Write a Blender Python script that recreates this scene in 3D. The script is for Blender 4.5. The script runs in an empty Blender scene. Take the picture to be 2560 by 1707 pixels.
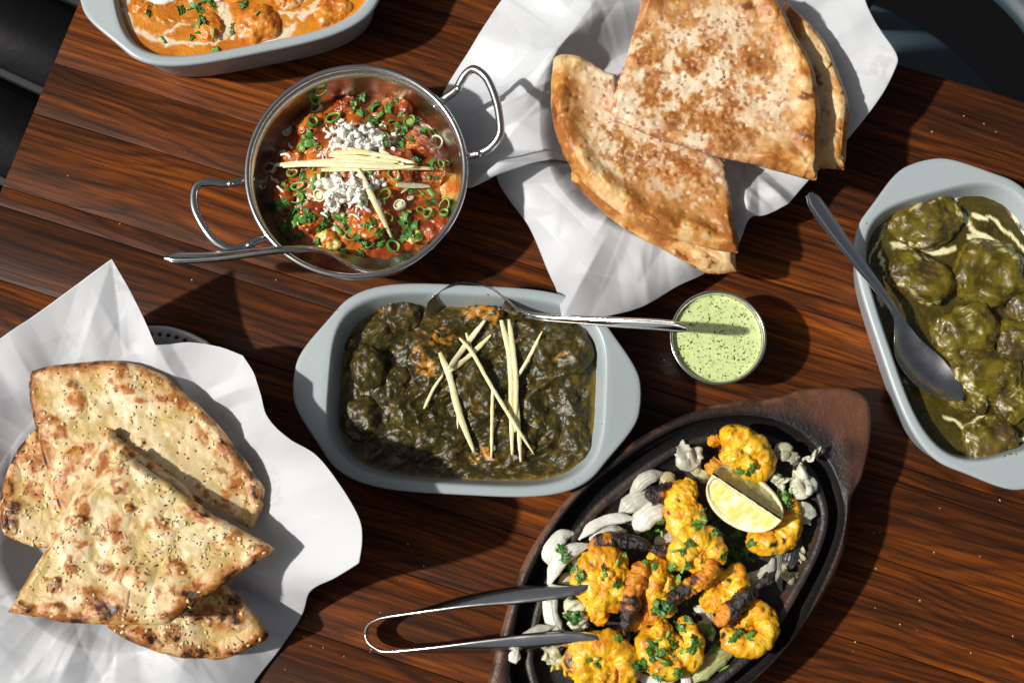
import bpy, bmesh, math, random
import numpy as np
from mathutils import Vector
from mathutils.bvhtree import BVHTree
R_ = math.radians
scene = bpy.context.scene
# ------------------------------------------------------------------ camera, light, exposure
F, D, TILT = 3275.0, 0.90, R_(11.0)
CAM = np.array([0.0, -D*math.sin(TILT), D*math.cos(TILT)])
UP = np.array([0, math.cos(TILT), math.sin(TILT)]); BACK = np.array([0, -math.sin(TILT), math.cos(TILT)])
cd = bpy.data.cameras.new('camera'); cam = bpy.data.objects.new('camera', cd); scene.collection.objects.link(cam)
cam.location = CAM; cam.rotation_euler = (TILT, 0, 0)
cd.sensor_width = 36; cd.lens = F/2560*36; cd.clip_start = .02; cd.clip_end = 60
cd.dof.use_dof = True; cd.dof.focus_distance = .868; cd.dof.aperture_fstop = 8
scene.camera = cam
SUN_EL, SUN_AZ = R_(46), R_(9)            # light travels towards +x, slightly +y
sd = np.array([math.cos(SUN_EL)*math.cos(SUN_AZ), math.cos(SUN_EL)*math.sin(SUN_AZ), -math.sin(SUN_EL)])
ld = bpy.data.lights.new('sun', 'SUN'); lo = bpy.data.objects.new('sun', ld); scene.collection.objects.link(lo)
lo.rotation_euler = Vector(sd).to_track_quat('-Z', 'Y').to_euler(); lo.location = (-1, -.2, 1.2)
ld.energy = 4.6; ld.angle = R_(1.8); ld.color = (1, .955, .89)
w = bpy.data.worlds.new('World'); scene.world = w; w.use_nodes = True
nt = w.node_tree; nt.nodes.clear()
sk = nt.nodes.new('ShaderNodeTexSky'); sk.sky_type = 'NISHITA'; sk.sun_disc = False
sk.air_density = 1.0; sk.dust_density = 6.0; sk.ozone_density = .3; sk.sun_elevation = SUN_EL; sk.sun_rotation = math.atan2(-sd[0], -sd[1])
bg = nt.nodes.new('ShaderNodeBackground'); bg.inputs[1].default_value = .045
ow = nt.nodes.new('ShaderNodeOutputWorld'); hs = nt.nodes.new('ShaderNodeHueSaturation'); hs.inputs['Saturation'].default_value = .45; nt.links.new(sk.outputs[0], hs.inputs['Color']); nt.links.new(hs.outputs[0], bg.inputs[0]); nt.links.new(bg.outputs[0], ow.inputs[0])
vs = scene.view_settings; vs.view_transform = 'Standard'; vs.look = 'None'; vs.exposure = 0; vs.gamma = 1

# ------------------------------------------------------------------ helpers
def A(*v): return np.array(v, float)
def P(px, py, z=0.0):
    """point on the horizontal plane at height z seen at photo position px, py"""
    px, py, z = np.broadcast_arrays(np.asarray(px, float), np.asarray(py, float), np.asarray(z, float))
    d = np.stack([(px-1280)/F, (853.5-py)/F*UP[1]-BACK[1], (853.5-py)/F*UP[2]-BACK[2]], -1)
    t = (z-CAM[2])/d[..., 2]
    return CAM + d*t[..., None]
def Q(X):
    v = np.asarray(X)-CAM; dep = -(v@BACK)
    return 1280+F*v[..., 0]/dep, 853.5-F*(v@UP)/dep
def ZM(ox, oy, s): return lambda pts: [(ox+p[0]*s, oy+p[1]*s)+tuple(p[2:]) for p in pts]
z2 = ZM(440, 120, .38261); z3 = ZM(1200, 940, .48918); zr = ZM(1100, 0, .5102); zl = ZM(0, 620, .69329)
zp = ZM(700, 660, .39966); z5 = ZM(1560, 1040, .25508); zd = ZM(1960, 360, .57416); zt = ZM(880, 1420, .28912); zo = ZM(200, 0, .32313)
def hsh(ix, iy, iz, seed):
    n = ix.astype(np.int64)*374761393+iy.astype(np.int64)*668265263+iz.astype(np.int64)*1274126177+seed*982451653
    n = n & 0xffffffff; n = ((n ^ (n >> 13))*1274126177) & 0xffffffff; n = ((n ^ (n >> 16))*2246822519) & 0xffffffff
    return ((n ^ (n >> 15)) & 0xffffff)/float(0xffffff)
def vnoise(p, seed=0):
    i = np.floor(p); f = p-i; f = f*f*f*(f*(f*6-15)+10); i = i.astype(np.int64); r = 0
    for dx in (0, 1):
        for dy in (0, 1):
            for dz in (0, 1):
                wgt = (f[:, 0] if dx else 1-f[:, 0])*(f[:, 1] if dy else 1-f[:, 1])*(f[:, 2] if dz else 1-f[:, 2])
                r = r+wgt*hsh(i[:, 0]+dx, i[:, 1]+dy, i[:, 2]+dz, seed)
    return r*2-1
def fbm(X, size, seed=0, octv=3, gain=.5):
    """noise of feature size in metres"""
    p = np.asarray(X, float).reshape(-1, 3)/size; r = 0; a = 1; t = 0
    for o in range(octv):
        r = r+a*vnoise(p+o*17.3, seed+o); t += a; a *= gain; p = p*2.03
    return r/t*1.5
def ridged(X, size, seed=0, octv=3):
    p = np.asarray(X, float).reshape(-1, 3)/size; r = 0; a = 1; t = 0
    for o in range(octv):
        r = r+a*(1-2*np.abs(vnoise(p+o*9.1, seed+o))); t += a; a *= .5; p = p*2.1
    return r/t
def facet(X, size, seed):
    """heights on a jittered triangle lattice, joined by flat facets: crisp folds"""
    p = np.asarray(X)[:, :2]/size; sk_ = (p[:, 0]+p[:, 1])*.366; a, b = p[:, 0]+sk_, p[:, 1]+sk_; i, j = np.floor(a).astype(np.int64), np.floor(b).astype(np.int64); f, g = a-i, b-j; z = 0*i
    h = lambda u, v: hsh(i+u, j+v, z, seed); h00, h10, h01, h11 = h(0, 0), h(1, 0), h(0, 1), h(1, 1)
    return np.where(f > g, h00+f*(h10-h00)+g*(h11-h10), h00+g*(h01-h00)+f*(h11-h01))-.5
def worley(xy, size, seed=0, jit=.9):
    p = np.asarray(xy)[:, :2]/size; i = np.floor(p).astype(np.int64); f1 = np.full(len(p), 9.); f2 = f1.copy(); cid = np.zeros(len(p))
    z = np.zeros(len(p), np.int64)
    for dx in (-1, 0, 1):
        for dy in (-1, 0, 1):
            cx, cy = i[:, 0]+dx, i[:, 1]+dy
            qx = cx+.5+jit*(hsh(cx, cy, z, seed)-.5); qy = cy+.5+jit*(hsh(cx, cy, z+1, seed)-.5)
            d = np.hypot(p[:, 0]-qx, p[:, 1]-qy); h = hsh(cx, cy, z+2, seed)
            nb = d < f1; f2 = np.where(nb, f1, np.minimum(f2, d)); cid = np.where(nb, h, cid); f1 = np.where(nb, d, f1)
    return f1, f2, cid
def ss(a, b, x): t = np.clip((x-a)/(b-a), 0, 1); return t*t*(3-2*t)
def mix(a, b, m): m = np.asarray(m)[..., None]; return np.asarray(a)*(1-m)+np.asarray(b)*m
def nrm(v): return v/np.maximum(np.linalg.norm(v, axis=-1, keepdims=True), 1e-12)
def cr(pts, n, closed=False):
    p = np.asarray(pts, float)
    seg = np.linalg.norm(np.diff(np.vstack([p, p[:1]]) if closed else p, axis=0)[:, :2], axis=1)+1e-9
    if closed: q = np.vstack([p[-1:], p, p[:2]]); m = len(p)
    else: q = np.vstack([2*p[:1]-p[1:2], p, 2*p[-1:]-p[-2:-1]]); m = len(p)-1
    cum = np.concatenate([[0], np.cumsum(seg)]); tt = np.linspace(0, cum[-1], n, endpoint=not closed)
    k = np.clip(np.searchsorted(cum, tt, 'right')-1, 0, m-1); u = ((tt-cum[k])/seg[k])[:, None]
    a, b, c, d = q[k], q[k+1], q[k+2], q[k+3]
    return .5*((2*b)+(-a+c)*u+(2*a-5*b+4*c-d)*u*u+(-a+3*b-3*c+d)*u**3)
def outline(pts, n):
    """closed curve through (x, y) points; an extra truthy third value marks a sharp corner"""
    p = [tuple(q) for q in pts]; cs = [i for i, q in enumerate(p) if len(q) > 2 and q[2]]
    if not cs: c = cr([q[:2] for q in p], n*3, True)
    else:
        out = []
        for a, b in zip(cs, cs[1:]+[cs[0]+len(p)]):
            out.append(cr([p[i % len(p)][:2] for i in range(a, b+1)], 200)[:-1])
        c = np.vstack(out)
    d = np.concatenate([[0], np.cumsum(np.linalg.norm(np.diff(np.vstack([c, c[:1]]), axis=0), axis=1))])
    t = np.linspace(0, d[-1], n, endpoint=False); cc = np.vstack([c, c[:1]])
    r = np.stack([np.interp(t, d, cc[:, 0]), np.interp(t, d, cc[:, 1])], 1)
    x, y = r[:, 0], r[:, 1]; return r if (x*np.roll(y, -1)-y*np.roll(x, -1)).sum() < 0 else r[::-1]   # counter-clockwise in the world
def polydist(xy, line, closed=True):
    a = line; b = np.roll(line, -1, 0)
    if not closed: a, b = a[:-1], b[:-1]
    best = np.full(len(xy), 1e9); idx = np.zeros(len(xy), int)
    for k in range(len(a)):
        v = b[k]-a[k]; L = v@v+1e-18; t = np.clip(((xy-a[k])@v)/L, 0, 1)
        d = np.hypot(xy[:, 0]-a[k, 0]-t*v[0], xy[:, 1]-a[k, 1]-t*v[1]); m = d < best; best[m] = d[m]; idx[m] = k
    return best, idx
def gfaces(r, n, closed=True):
    m = n if closed else n-1
    i, j = np.meshgrid(np.arange(r-1), np.arange(m), indexing='ij'); j2 = (j+1) % n
    return np.stack([i*n+j, i*n+j2, (i+1)*n+j2, (i+1)*n+j], -1).reshape(-1, 4)
COL = scene.collection.objects
REG = {}
def tag(o, label=None, cat=None, group=None, kind=None):
    if label: o['label'] = label
    if cat: o['category'] = cat
    if group: o['group'] = group
    if kind: o['kind'] = kind
    return o
def thing(name, loc, label, cat, group=None):
    o = bpy.data.objects.new(name, None); COL.link(o); o.location = tuple(loc); o.empty_display_size = .02
    return tag(o, label, cat, group)
def mesh(name, V, Fc, mat, parent=None, col=None, smooth=True, reg=None, caps=(), normals=None):
    """one object from world-space vertices; under a parent the vertices are stored relative to the thing's own origin"""
    V = np.asarray(V, float).reshape(-1, 3); fl = Fc.tolist() if isinstance(Fc, np.ndarray) else [list(map(int, f)) for f in Fc]
    fl = fl+[list(map(int, c)) for c in caps]
    if reg:
        for r in ([reg] if isinstance(reg, str) else reg): REG.setdefault(r, []).append((V, fl))
    org = A(0, 0, 0)
    q = parent
    while q is not None: org = org+np.array(q.location); q = q.parent
    own = A(*(V.mean(0)))
    own = own if parent is None else own*0+org
    if parent is None: own[2] = V[:, 2].min()
    me = bpy.data.meshes.new(name); me.from_pydata((V-own).tolist(), [], fl)
    if smooth: me.polygons.foreach_set('use_smooth', [True]*len(me.polygons))
    if col is not None:
        c = np.asarray(col, float)
        if c.ndim == 1: c = np.tile(c, (len(V), 1))
        c = np.clip(np.hstack([c[:, :3], np.ones((len(c), 1))]), 0, 1)
        at = me.color_attributes.new('col', 'FLOAT_COLOR', 'POINT'); at.data.foreach_set('color', c.ravel())
    me.update()
    if normals is not None: me.normals_split_custom_set_from_vertices(normals.tolist())
    me.materials.append(mat)
    o = bpy.data.objects.new(name, me); COL.link(o)
    if parent is not None: o.parent = parent
    else: o.location = own
    return o
def vnormals(V, Fc):
    Fc = np.asarray(Fc); n = np.zeros_like(V); f = np.cross(V[Fc[:, 2]]-V[Fc[:, 0]], V[Fc[:, 3]]-V[Fc[:, 1]])
    for k in range(4): np.add.at(n, Fc[:, k], f)
    return nrm(n)
def bvh(*keys):
    V = []; Fc = []; o = 0
    for k in keys:
        for v, f in REG.get(k, []):
            V += v.tolist(); Fc += [[i+o for i in q] for q in f]; o += len(v)
    return BVHTree.FromPolygons(V, Fc)
def hit(tree, px, py):
    d = P(px, py, 0)-CAM; d = d/np.linalg.norm(d)
    h = tree.ray_cast(Vector(CAM), Vector(d))
    if h[0] is None: return None, None
    q = np.array(h[1]); return np.array(h[0]), (q if q@d < 0 else -q)
def lathe(prof, n=96, c=(0, 0, 0)):
    p = np.asarray(prof, float); a = np.linspace(0, 2*math.pi, n, endpoint=False)
    V = np.stack([p[:, None, 0]*np.cos(a), p[:, None, 0]*np.sin(a), np.repeat(p[:, 1:2], n, 1)], -1)+np.asarray(c)
    return V.reshape(-1, 3), gfaces(len(p), n)
def sweep(S, sec, up):
    """S (N,3) spine; sec (N,M,2) closed sections in (side, normal); up: normal hint"""
    S = np.asarray(S); T = nrm(np.gradient(S, axis=0)); up = np.broadcast_to(np.asarray(up, float), S.shape)
    side = nrm(np.cross(T, up)); n = np.cross(side, T)
    V = S[:, None]+sec[..., :1]*side[:, None]+sec[..., 1:]*n[:, None]
    N, M = sec.shape[:2]
    return V.reshape(-1, 3), gfaces(N, M), [list(range(M))[::-1], list(range((N-1)*M, N*M))]
def circ(m): a = np.linspace(0, 2*math.pi, m, endpoint=False); return np.stack([np.cos(a), np.sin(a)], 1)
_ico = {}
def ico(sub):
    if sub not in _ico:
        bm = bmesh.new(); bmesh.ops.create_icosphere(bm, subdivisions=sub, radius=1); bm.verts.ensure_lookup_table()
        _ico[sub] = (np.array([v.co[:] for v in bm.verts]), np.array([[v.index for v in f.verts] for f in bm.faces])); bm.free()
    return _ico[sub]
def rotz(a): c, s = math.cos(a), math.sin(a); return np.array([[c, -s, 0], [s, c, 0], [0, 0, 1]])
def blobV(c, rad, ang=0, amp=.15, size=None, seed=0, sub=4, box=1.0):
    U, Fc = ico(sub)
    if box != 1: U = np.sign(U)*np.abs(U)**box
    rad = np.asarray(rad, float); V = (U*rad)@rotz(ang).T+np.asarray(c)
    size = size or rad.mean()*.9
    d = amp*rad.mean()*(fbm(V, size, seed, 2)+.35*fbm(V, size/4, seed+5, 3)+.5*ridged(V, size*.8, seed+9, 2)*.4)
    n = nrm((U/rad)@rotz(ang).T)
    return V+n*d[:, None], Fc

# ------------------------------------------------------------------ materials
def new(name):
    m = bpy.data.materials.new(name); m.use_nodes = True; t = m.node_tree; b = t.nodes['Principled BSDF']; return m, t, b
def node(t, ty, **k):
    n = t.nodes.new('ShaderNode'+ty)
    for a, v in k.items():
        if a.startswith('i_'):
            key = a[2:]; n.inputs[int(key) if key.isdigit() else key.replace('_', ' ')].default_value = v
        else: setattr(n, a, v)
    return n
def L(t, a, b): t.links.new(a, b)
def mth(t, op, a, b=None, c=None):
    n = t.nodes.new('ShaderNodeMath'); n.operation = op
    for i, v in enumerate((a, b, c)):
        if v is None: continue
        if isinstance(v, (int, float)): n.inputs[i].default_value = v
        else: t.links.new(v, n.inputs[i])
    return n.outputs[0]
def mixc(t, fac, a, b, mode='MIX'):
    n = t.nodes.new('ShaderNodeMix'); n.data_type = 'RGBA'; n.blend_type = mode
    for i, v in ((0, fac), (6, a), (7, b)):
        if isinstance(v, (int, float)): n.inputs[i].default_value = v
        elif isinstance(v, tuple): n.inputs[i].default_value = v if len(v) == 4 else v+(1,)
        else: t.links.new(v, n.inputs[i])
    return n.outputs[2]
def ramp(t, fac, stops, interp='LINEAR'):
    n = t.nodes.new('ShaderNodeValToRGB'); e = n.color_ramp; e.interpolation = interp
    while len(e.elements) < len(stops): e.elements.new(.5)
    for el, (p, c) in zip(e.elements, stops): el.position = p; el.color = (c if isinstance(c, tuple) else (c, c, c))+((1,) if not isinstance(c, tuple) or len(c) == 3 else ())
    t.links.new(fac, n.inputs[0]); return n.outputs[0]
def objco(t, scale=(1, 1, 1), rnd=False):
    tc = node(t, 'TexCoord'); mp = node(t, 'Mapping'); mp.inputs['Scale'].default_value = scale; L(t, tc.outputs['Object'], mp.inputs[0])
    if rnd:
        oi = node(t, 'ObjectInfo'); L(t, mth(t, 'MULTIPLY', oi.outputs['Random'], 37.0), mp.inputs['Location'])
    return mp.outputs[0]
def noise(t, vec, scale, detail=3, rough=.55, dist=0):
    n = node(t, 'TexNoise'); n.inputs['Scale'].default_value = scale; n.inputs['Detail'].default_value = detail
    n.inputs['Roughness'].default_value = rough; n.inputs['Distortion'].default_value = dist; L(t, vec, n.inputs['Vector']); return n.outputs[0]
def bump(t, b, h, dist, strength=1):
    n = node(t, 'Bump'); n.inputs['Distance'].default_value = dist; n.inputs['Strength'].default_value = strength
    L(t, h, n.inputs['Height']); L(t, n.outputs[0], b.inputs['Normal']); return n
def food(name, rough=.35, bs=900, bd=.0004, spec=.5, var=.25, sss=0, sssc=(1, .5, .2), coat=0, rv=.15, bs2=None):
    """colour comes from the piece's own 'col' attribute, mottled by a fine noise"""
    m, t, b = new(name); at = node(t, 'Attribute', attribute_name='col'); v = objco(t)
    n1 = noise(t, v, bs, 4, .6); n2 = noise(t, v, bs*.33, 3, .6)
    f = mth(t, 'MULTIPLY_ADD', n1, 2*var, 1-var)
    c = mixc(t, 1, at.outputs[0], f, 'MULTIPLY'); L(t, c, b.inputs['Base Color'])
    L(t, mth(t, 'MULTIPLY_ADD', n2, rv*2, rough-rv), b.inputs['Roughness'])
    b.inputs['Specular IOR Level'].default_value = spec
    if sss: b.inputs['Subsurface Weight'].default_value = sss; b.inputs['Subsurface Radius'].default_value = sssc; b.inputs['Subsurface Scale'].default_value = .003
    if coat: b.inputs['Coat Weight'].default_value = coat; b.inputs['Coat Roughness'].default_value = .12
    if bd: bump(t, b, mth(t, 'ADD', n1, n2), bd)
    return m
def steel(name, rough=.2, col=(.62, .61, .59), scratch=True, aniso=0):
    m, t, b = new(name); b.inputs['Metallic'].default_value = 1; b.inputs['Base Color'].default_value = col+(1,)
    v = objco(t); n = noise(t, v, 160, 4, .65); n2 = noise(t, v, 2600, 2, .5)
    L(t, mth(t, 'MULTIPLY_ADD', n, .22, rough-.09), b.inputs['Roughness'])
    if scratch: bump(t, b, n2, .00002, .5)
    b.inputs['Anisotropic'].default_value = aniso
    return m
def mat_ceramic():
    m, t, b = new('grey_blue_glaze'); v = objco(t); n = noise(t, v, 1500, 2, .6); n2 = noise(t, v, 60, 3)
    sp = ramp(t, n, [(0, (.15, .185, .20)), (.36, (.325, .375, .39)), (.6, (.35, .402, .418)), (1, (.42, .47, .48))])
    L(t, mixc(t, mth(t, 'MULTIPLY', n2, .25), sp, (.295, .348, .362)), b.inputs['Base Color'])
    b.inputs['Roughness'].default_value = .32; bump(t, b, n2, .0003, .3); return m
def mat_paper():
    m, t, b = new('greaseproof_paper'); v = objco(t)
    n = noise(t, v, 22, 4, .6); n2 = noise(t, v, 1200, 3, .7); n3 = noise(t, v, 150, 3, .65); n4 = noise(t, v, 9, 2, .5)
    gs = mth(t, 'MULTIPLY', ramp(t, n, [(.56, 0.), (.63, 1.)]), ramp(t, n3, [(.42, 0.), (.56, 1.)]))
    gs = mth(t, 'MULTIPLY', gs, ramp(t, n4, [(.42, 0.), (.55, 1.)]))
    c = mixc(t, mth(t, 'MULTIPLY', gs, .55), mixc(t, n2, (.60, .625, .66), (.69, .71, .735)), (.48, .49, .50))
    L(t, c, b.inputs['Base Color']); b.inputs['Roughness'].default_value = .42; b.inputs['Specular IOR Level'].default_value = .35
    n5 = noise(t, v, 40, 3, .5, .4); bu = bump(t, b, mth(t, 'ADD', n5, mth(t, 'MULTIPLY', n2, .12)), .0004, .3)
    tr = node(t, 'BsdfTranslucent'); L(t, c, tr.inputs[0]); L(t, bu.outputs[0], tr.inputs[1])
    mx = node(t, 'MixShader'); mx.inputs[0].default_value = .22; o = t.nodes['Material Output']
    L(t, b.outputs[0], mx.inputs[1]); L(t, tr.outputs[0], mx.inputs[2]); L(t, mx.outputs[0], o.inputs[0]); return m
def mat_wood():
    m, t, b = new('varnished_fir_plank')
    def co(s): return objco(t, s, True)
    warp = noise(t, co((2.2, 9, 9)), 1.7, 2, .5)                          # slow wander of the rings
    warp2 = noise(t, co((9, 70, 70)), 1.0, 3, .6)
    sep = node(t, 'SeparateXYZ'); tc = node(t, 'TexCoord'); L(t, tc.outputs['Object'], sep.inputs[0])
    oi = node(t, 'ObjectInfo')
    frq = mth(t, 'MULTIPLY_ADD', oi.outputs['Random'], 70, 105)
    ph = mth(t, 'ADD', mth(t, 'MULTIPLY', sep.outputs[1], frq), mth(t, 'ADD', mth(t, 'MULTIPLY', warp, 9.0), mth(t, 'MULTIPLY', warp2, 1.5)))
    fr = mth(t, 'FRACT', ph)                                             # growth ring saw-tooth
    ring = ramp(t, fr, [(0, 1.), (.06, .85), (.35, .25), (.7, .08), (.93, .55), (1, 1.)])
    fib = noise(t, co((14, 620, 620)), 1.0, 4, .65)
    fib2 = noise(t, co((5, 170, 170)), 1.0, 3, .6)
    blot = noise(t, co((7, 26, 26)), 1.0, 3, .6)
    tone = noise(t, co((1.5, 5, 5)), 1.0, 2, .5)
    dk = mth(t, 'ADD', mth(t, 'MULTIPLY', ring, .24), mth(t, 'ADD', mth(t, 'MULTIPLY', fib, .60), mth(t, 'ADD', mth(t, 'MULTIPLY', fib2, .70), mth(t, 'MULTIPLY', blot, .60))))
    dk = mth(t, 'ADD', dk, mth(t, 'MULTIPLY_ADD', tone, .7, -.35))
    c = ramp(t, mth(t, 'MULTIPLY', dk, .62), [(.34, (.33, .092, .010)), (.45, (.215, .054, .007)), (.57, (.110, .029, .006)), (.70, (.046, .0145, .0055)), (.86, (.014, .007, .004))])
    st1 = noise(t, co((16, 300, 300)), 1.0, 3, .6, .25); st2 = noise(t, co((26, 520, 520)), 1.0, 2, .55, .2)
    c = mixc(t, mth(t, 'MULTIPLY', ramp(t, st1, [(.50, 0.), (.66, 1.)]), .52), c, (.024, .0095, .0045))
    c = mixc(t, mth(t, 'MULTIPLY', ramp(t, st2, [(.56, 0.), (.66, 1.)]), .52), c, (.013, .007, .004))
    gy = noise(t, co((9, 45, 45)), 1.3, 3, .6)
    c = mixc(t, mth(t, 'MULTIPLY', ramp(t, gy, [(.55, 0.), (.75, 1.)]), .18), c, (.05, .026, .018))
    crk = noise(t, co((3, 210, 210)), 1.0, 2, .5, .3); crm = ramp(t, crk, [(.700, 0.), (.725, 1.)]); c = mixc(t, mth(t, 'MULTIPLY', crm, .85), c, (.006, .004, .004))
    L(t, c, b.inputs['Base Color'])
    L(t, mth(t, 'MULTIPLY_ADD', blot, .3, .22), b.inputs['Roughness'])
    b.inputs['Specular IOR Level'].default_value = .10
    bump(t, b, mth(t, 'ADD', mth(t, 'MULTIPLY', crm, -.9), mth(t, 'MULTIPLY', ring, .35)) if False else mth(t, 'ADD', mth(t, 'MULTIPLY', ring, .4), mth(t, 'ADD', mth(t, 'MULTIPLY', fib, .3), mth(t, 'MULTIPLY', fib2, .8))), .00022, .7)
    return m
def flat(name, col, rough=.5, metal=0, bs=0, bd=0):
    m, t, b = new(name); v = objco(t); n = noise(t, v, bs or 200, 3, .6)
    L(t, mixc(t, n, tuple(x*.8 for x in col), tuple(min(1, x*1.2) for x in col)), b.inputs['Base Color'])
    b.inputs['Roughness'].default_value = rough; b.inputs['Metallic'].default_value = metal
    if bd: bump(t, b, n, bd)
    return m
WOOD = mat_wood(); CER = mat_ceramic(); PAPER = mat_paper()
STEEL = steel('polished_steel', .15, (.68, .675, .66)); STEELB = steel('brushed_steel', .27, (.60, .58, .56), aniso=.5); TRAYM = steel('dull_aluminium', .38, (.66, .66, .66))
IRON = food('cast_iron', .42, 700, .0004, .5, .3)
BOARD = food('scorched_wood', .45, 420, .0005, .4, .35)
BREAD = food('baked_dough', .42, 520, .0003, .42, .10, rv=.22)
FLAKE = food('herb_flakes', .5, 900, 0, .4, .3)
GRAVY = food('glossy_gravy', .26, 700, .00035, .5, .16, coat=.25)
SPIN = food('spinach_gravy', .30, 480, .0005, .42, .30, rv=.16)
MASALA = food('red_masala', .26, 480, .0004, .5, .2, coat=.2)
MEAT = food('sauced_meat', .26, 520, .0005, .45, .26, coat=.10)
PRAWN = food('marinated_prawn', .3, 600, .0006, .5, .16, sss=.12, sssc=(1, .5, .1), coat=.15)
CHAR = food('charred_shell', .36, 700, .0009, .5, .4)
VEG = food('translucent_onion', .34, 300, .0003, .45, .1, sss=.4, sssc=(1, 1, .8))
LEAF = food('coriander_leaf', .36, 800, .0003, .5, .25)
PALE = food('pale_root', .4, 700, .0003, .4, .1, sss=.12, sssc=(1, .9, .5))
CHEESE = food('soft_white_cheese', .55, 900, .0002, .3, .06, sss=.3, sssc=(1, .95, .8))
LEMON = food('lemon_flesh', .22, 420, .0005, .5, .1, sss=.2, sssc=(1, .9, .4))
CHUT = food('green_chutney', .3, 500, .00012, .4, .05)

# ------------------------------------------------------------------ floor, table, bench, chair
FLOOR = flat('dark_floor', (.004, .004, .005), .9, 0, 8); FLOOR.node_tree.nodes['Principled BSDF'].inputs['Specular IOR Level'].default_value = .05
fz = -.74
fv = [(-4, -4, fz), (4, -4, fz), (4, 4, fz), (-4, 4, fz)]
mesh('floor', fv, [[0, 1, 2, 3]], FLOOR, smooth=False)['kind'] = 'structure'
ga, gb = P(2240, 160)[:2], P(2560, 255)[:2]; ga2, gb2 = P(5, 465)[:2], P(298, 555)[:2]
gd = nrm(nrm(gb-ga)+nrm(gb2-ga2)); gv = A(gd[1], -gd[0])             # grain direction; gv points to the near side
l0, l1 = P(200, 0)[:2], P(0, 480)[:2]
def vof(px, py): return (P(px, py)[:2]-l0)@gv
cuts = [vof(2240, 160)]
s = [vof(136, 158), vof(83, 283), vof(5, 465), vof(131, 555)]
k = (s[0]-cuts[0])/3
cuts += [cuts[0]+k, cuts[0]+2*k]+s[:4]
wd = [.050, .057, .048, .055, .060, .052, .058, .05, .06]
for q in wd: cuts.append(cuts[-1]+q)
def left_at(v):
    # point of the left table edge with across-grain offset v
    e = l1-l0; t = v/(e@gv); return (l0+e*t)
table = thing('table', (0, 0, -.04), 'dark varnished wooden plank table holding all the dishes', 'table')
for i, (va, vb) in enumerate(zip(cuts[:-1], cuts[1:])):
    a, b = va+.0002, vb-.0002
    pa, pb = left_at(a), left_at(b); L_ = 1.35
    zt_ = -.0002*(i % 3)
    bm = bmesh.new()
    q = [pa, pa+gd*L_, pb+gd*L_, pb]
    vs_ = [bm.verts.new((*x, zt_)) for x in q]+[bm.verts.new((*x, -.036)) for x in q]
    for f in ((3, 2, 1, 0), (4, 5, 6, 7), (0, 1, 5, 4), (1, 2, 6, 5), (2, 3, 7, 6), (3, 0, 4, 7)): bm.faces.new([vs_[j] for j in f])
    bmesh.ops.recalc_face_normals(bm, faces=bm.faces)
    bmesh.ops.bevel(bm, geom=list(bm.edges), offset=.0005, segments=2, affect='EDGES', profile=.6)
    V = np.array([v.co[:] for v in bm.verts]); Fc = [[v.index for v in f.verts] for f in bm.faces]; bm.free()
    o = mesh('plank', V, Fc, WOOD, table, smooth=True)
    # give the plank an origin of its own, its local x along the grain
    org = np.append((pa+pb)/2, -.018); ang = math.atan2(gd[1], gd[0])
    loc = (V-org)@rotz(ang); o.data.vertices.foreach_set('co', loc.ravel()); o.location = org-np.array(table.location); o.rotation_euler = (0, 0, ang)
    o.data.update()
TLEG = flat('dark_table_leg', (.02, .012, .008), .5)
def boxV(c, d, ang=0):
    V = np.array([[x, y, z] for x in (-1, 1) for y in (-1, 1) for z in (-1, 1)])*np.asarray(d)/2
    return V@rotz(ang).T+np.asarray(c), [[0, 1, 3, 2], [4, 6, 7, 5], [0, 4, 5, 1], [2, 3, 7, 6], [0, 2, 6, 4], [1, 5, 7, 3]]
for u, v in ((.15, .14), (1.2, .14), (.15, .72), (1.2, .72)):
    c = left_at(cuts[0])+gd*u+gv*(v-.06); V, Fc = boxV((c[0], c[1], -.388), (.06, .06, .703), ang); mesh('leg', V, Fc, TLEG, table, smooth=False)
BENCH = flat('black_stained_wood', (.006, .006, .007), .5, 0, 60, .0006)
BENCH.node_tree.nodes['Principled BSDF'].inputs['Specular IOR Level'].default_value = .22
bz = -.30
bench = thing('bench', (-.62, .1, fz), 'black wooden slatted bench beside the left table edge', 'bench')
b0 = P(0, 190, bz)[:2]; b1 = P(100, 236, bz)[:2]; bd = nrm(b1-b0); bn = A(-bd[1], bd[0])
wv = abs((P(160, 0, bz)[:2]-b0)@bn)
for k in range(-4, 4):
    c = b0+bn*(wv*(k+.5))
    V, Fc = boxV((c[0]-.12*bd[0], c[1]-.12*bd[1], bz-.0125), (1.0, wv-.007, .025), math.atan2(bd[1], bd[0]))
    bm = bmesh.new(); vv = [bm.verts.new(x) for x in V]; [bm.faces.new([vv[j] for j in f]) for f in Fc]
    bmesh.ops.recalc_face_normals(bm, faces=bm.faces); bmesh.ops.bevel(bm, geom=list(bm.edges), offset=.005, segments=3, affect='EDGES')
    V = np.array([v.co[:] for v in bm.verts]); Fc = [[v.index for v in f.verts] for f in bm.faces]; bm.free()
    mesh('slat', V, Fc, BENCH, bench)
EDGE_SHEEN = flat('painted_edge_sheen', (.013, .0125, .012), .5, 0, 60)  # lighter grey standing in for light caught along the slat edges
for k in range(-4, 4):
    c = b0+bn*(wv*k+.0035); V, Fc = boxV((c[0]-.12*bd[0], c[1]-.12*bd[1], bz-.004), (1.0, .0065, .0095), math.atan2(bd[1], bd[0])); mesh('edge_sheen_strip', V, Fc, EDGE_SHEEN, bench, smooth=False)  # added strips that carry the painted sheen, not a bench part
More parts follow.
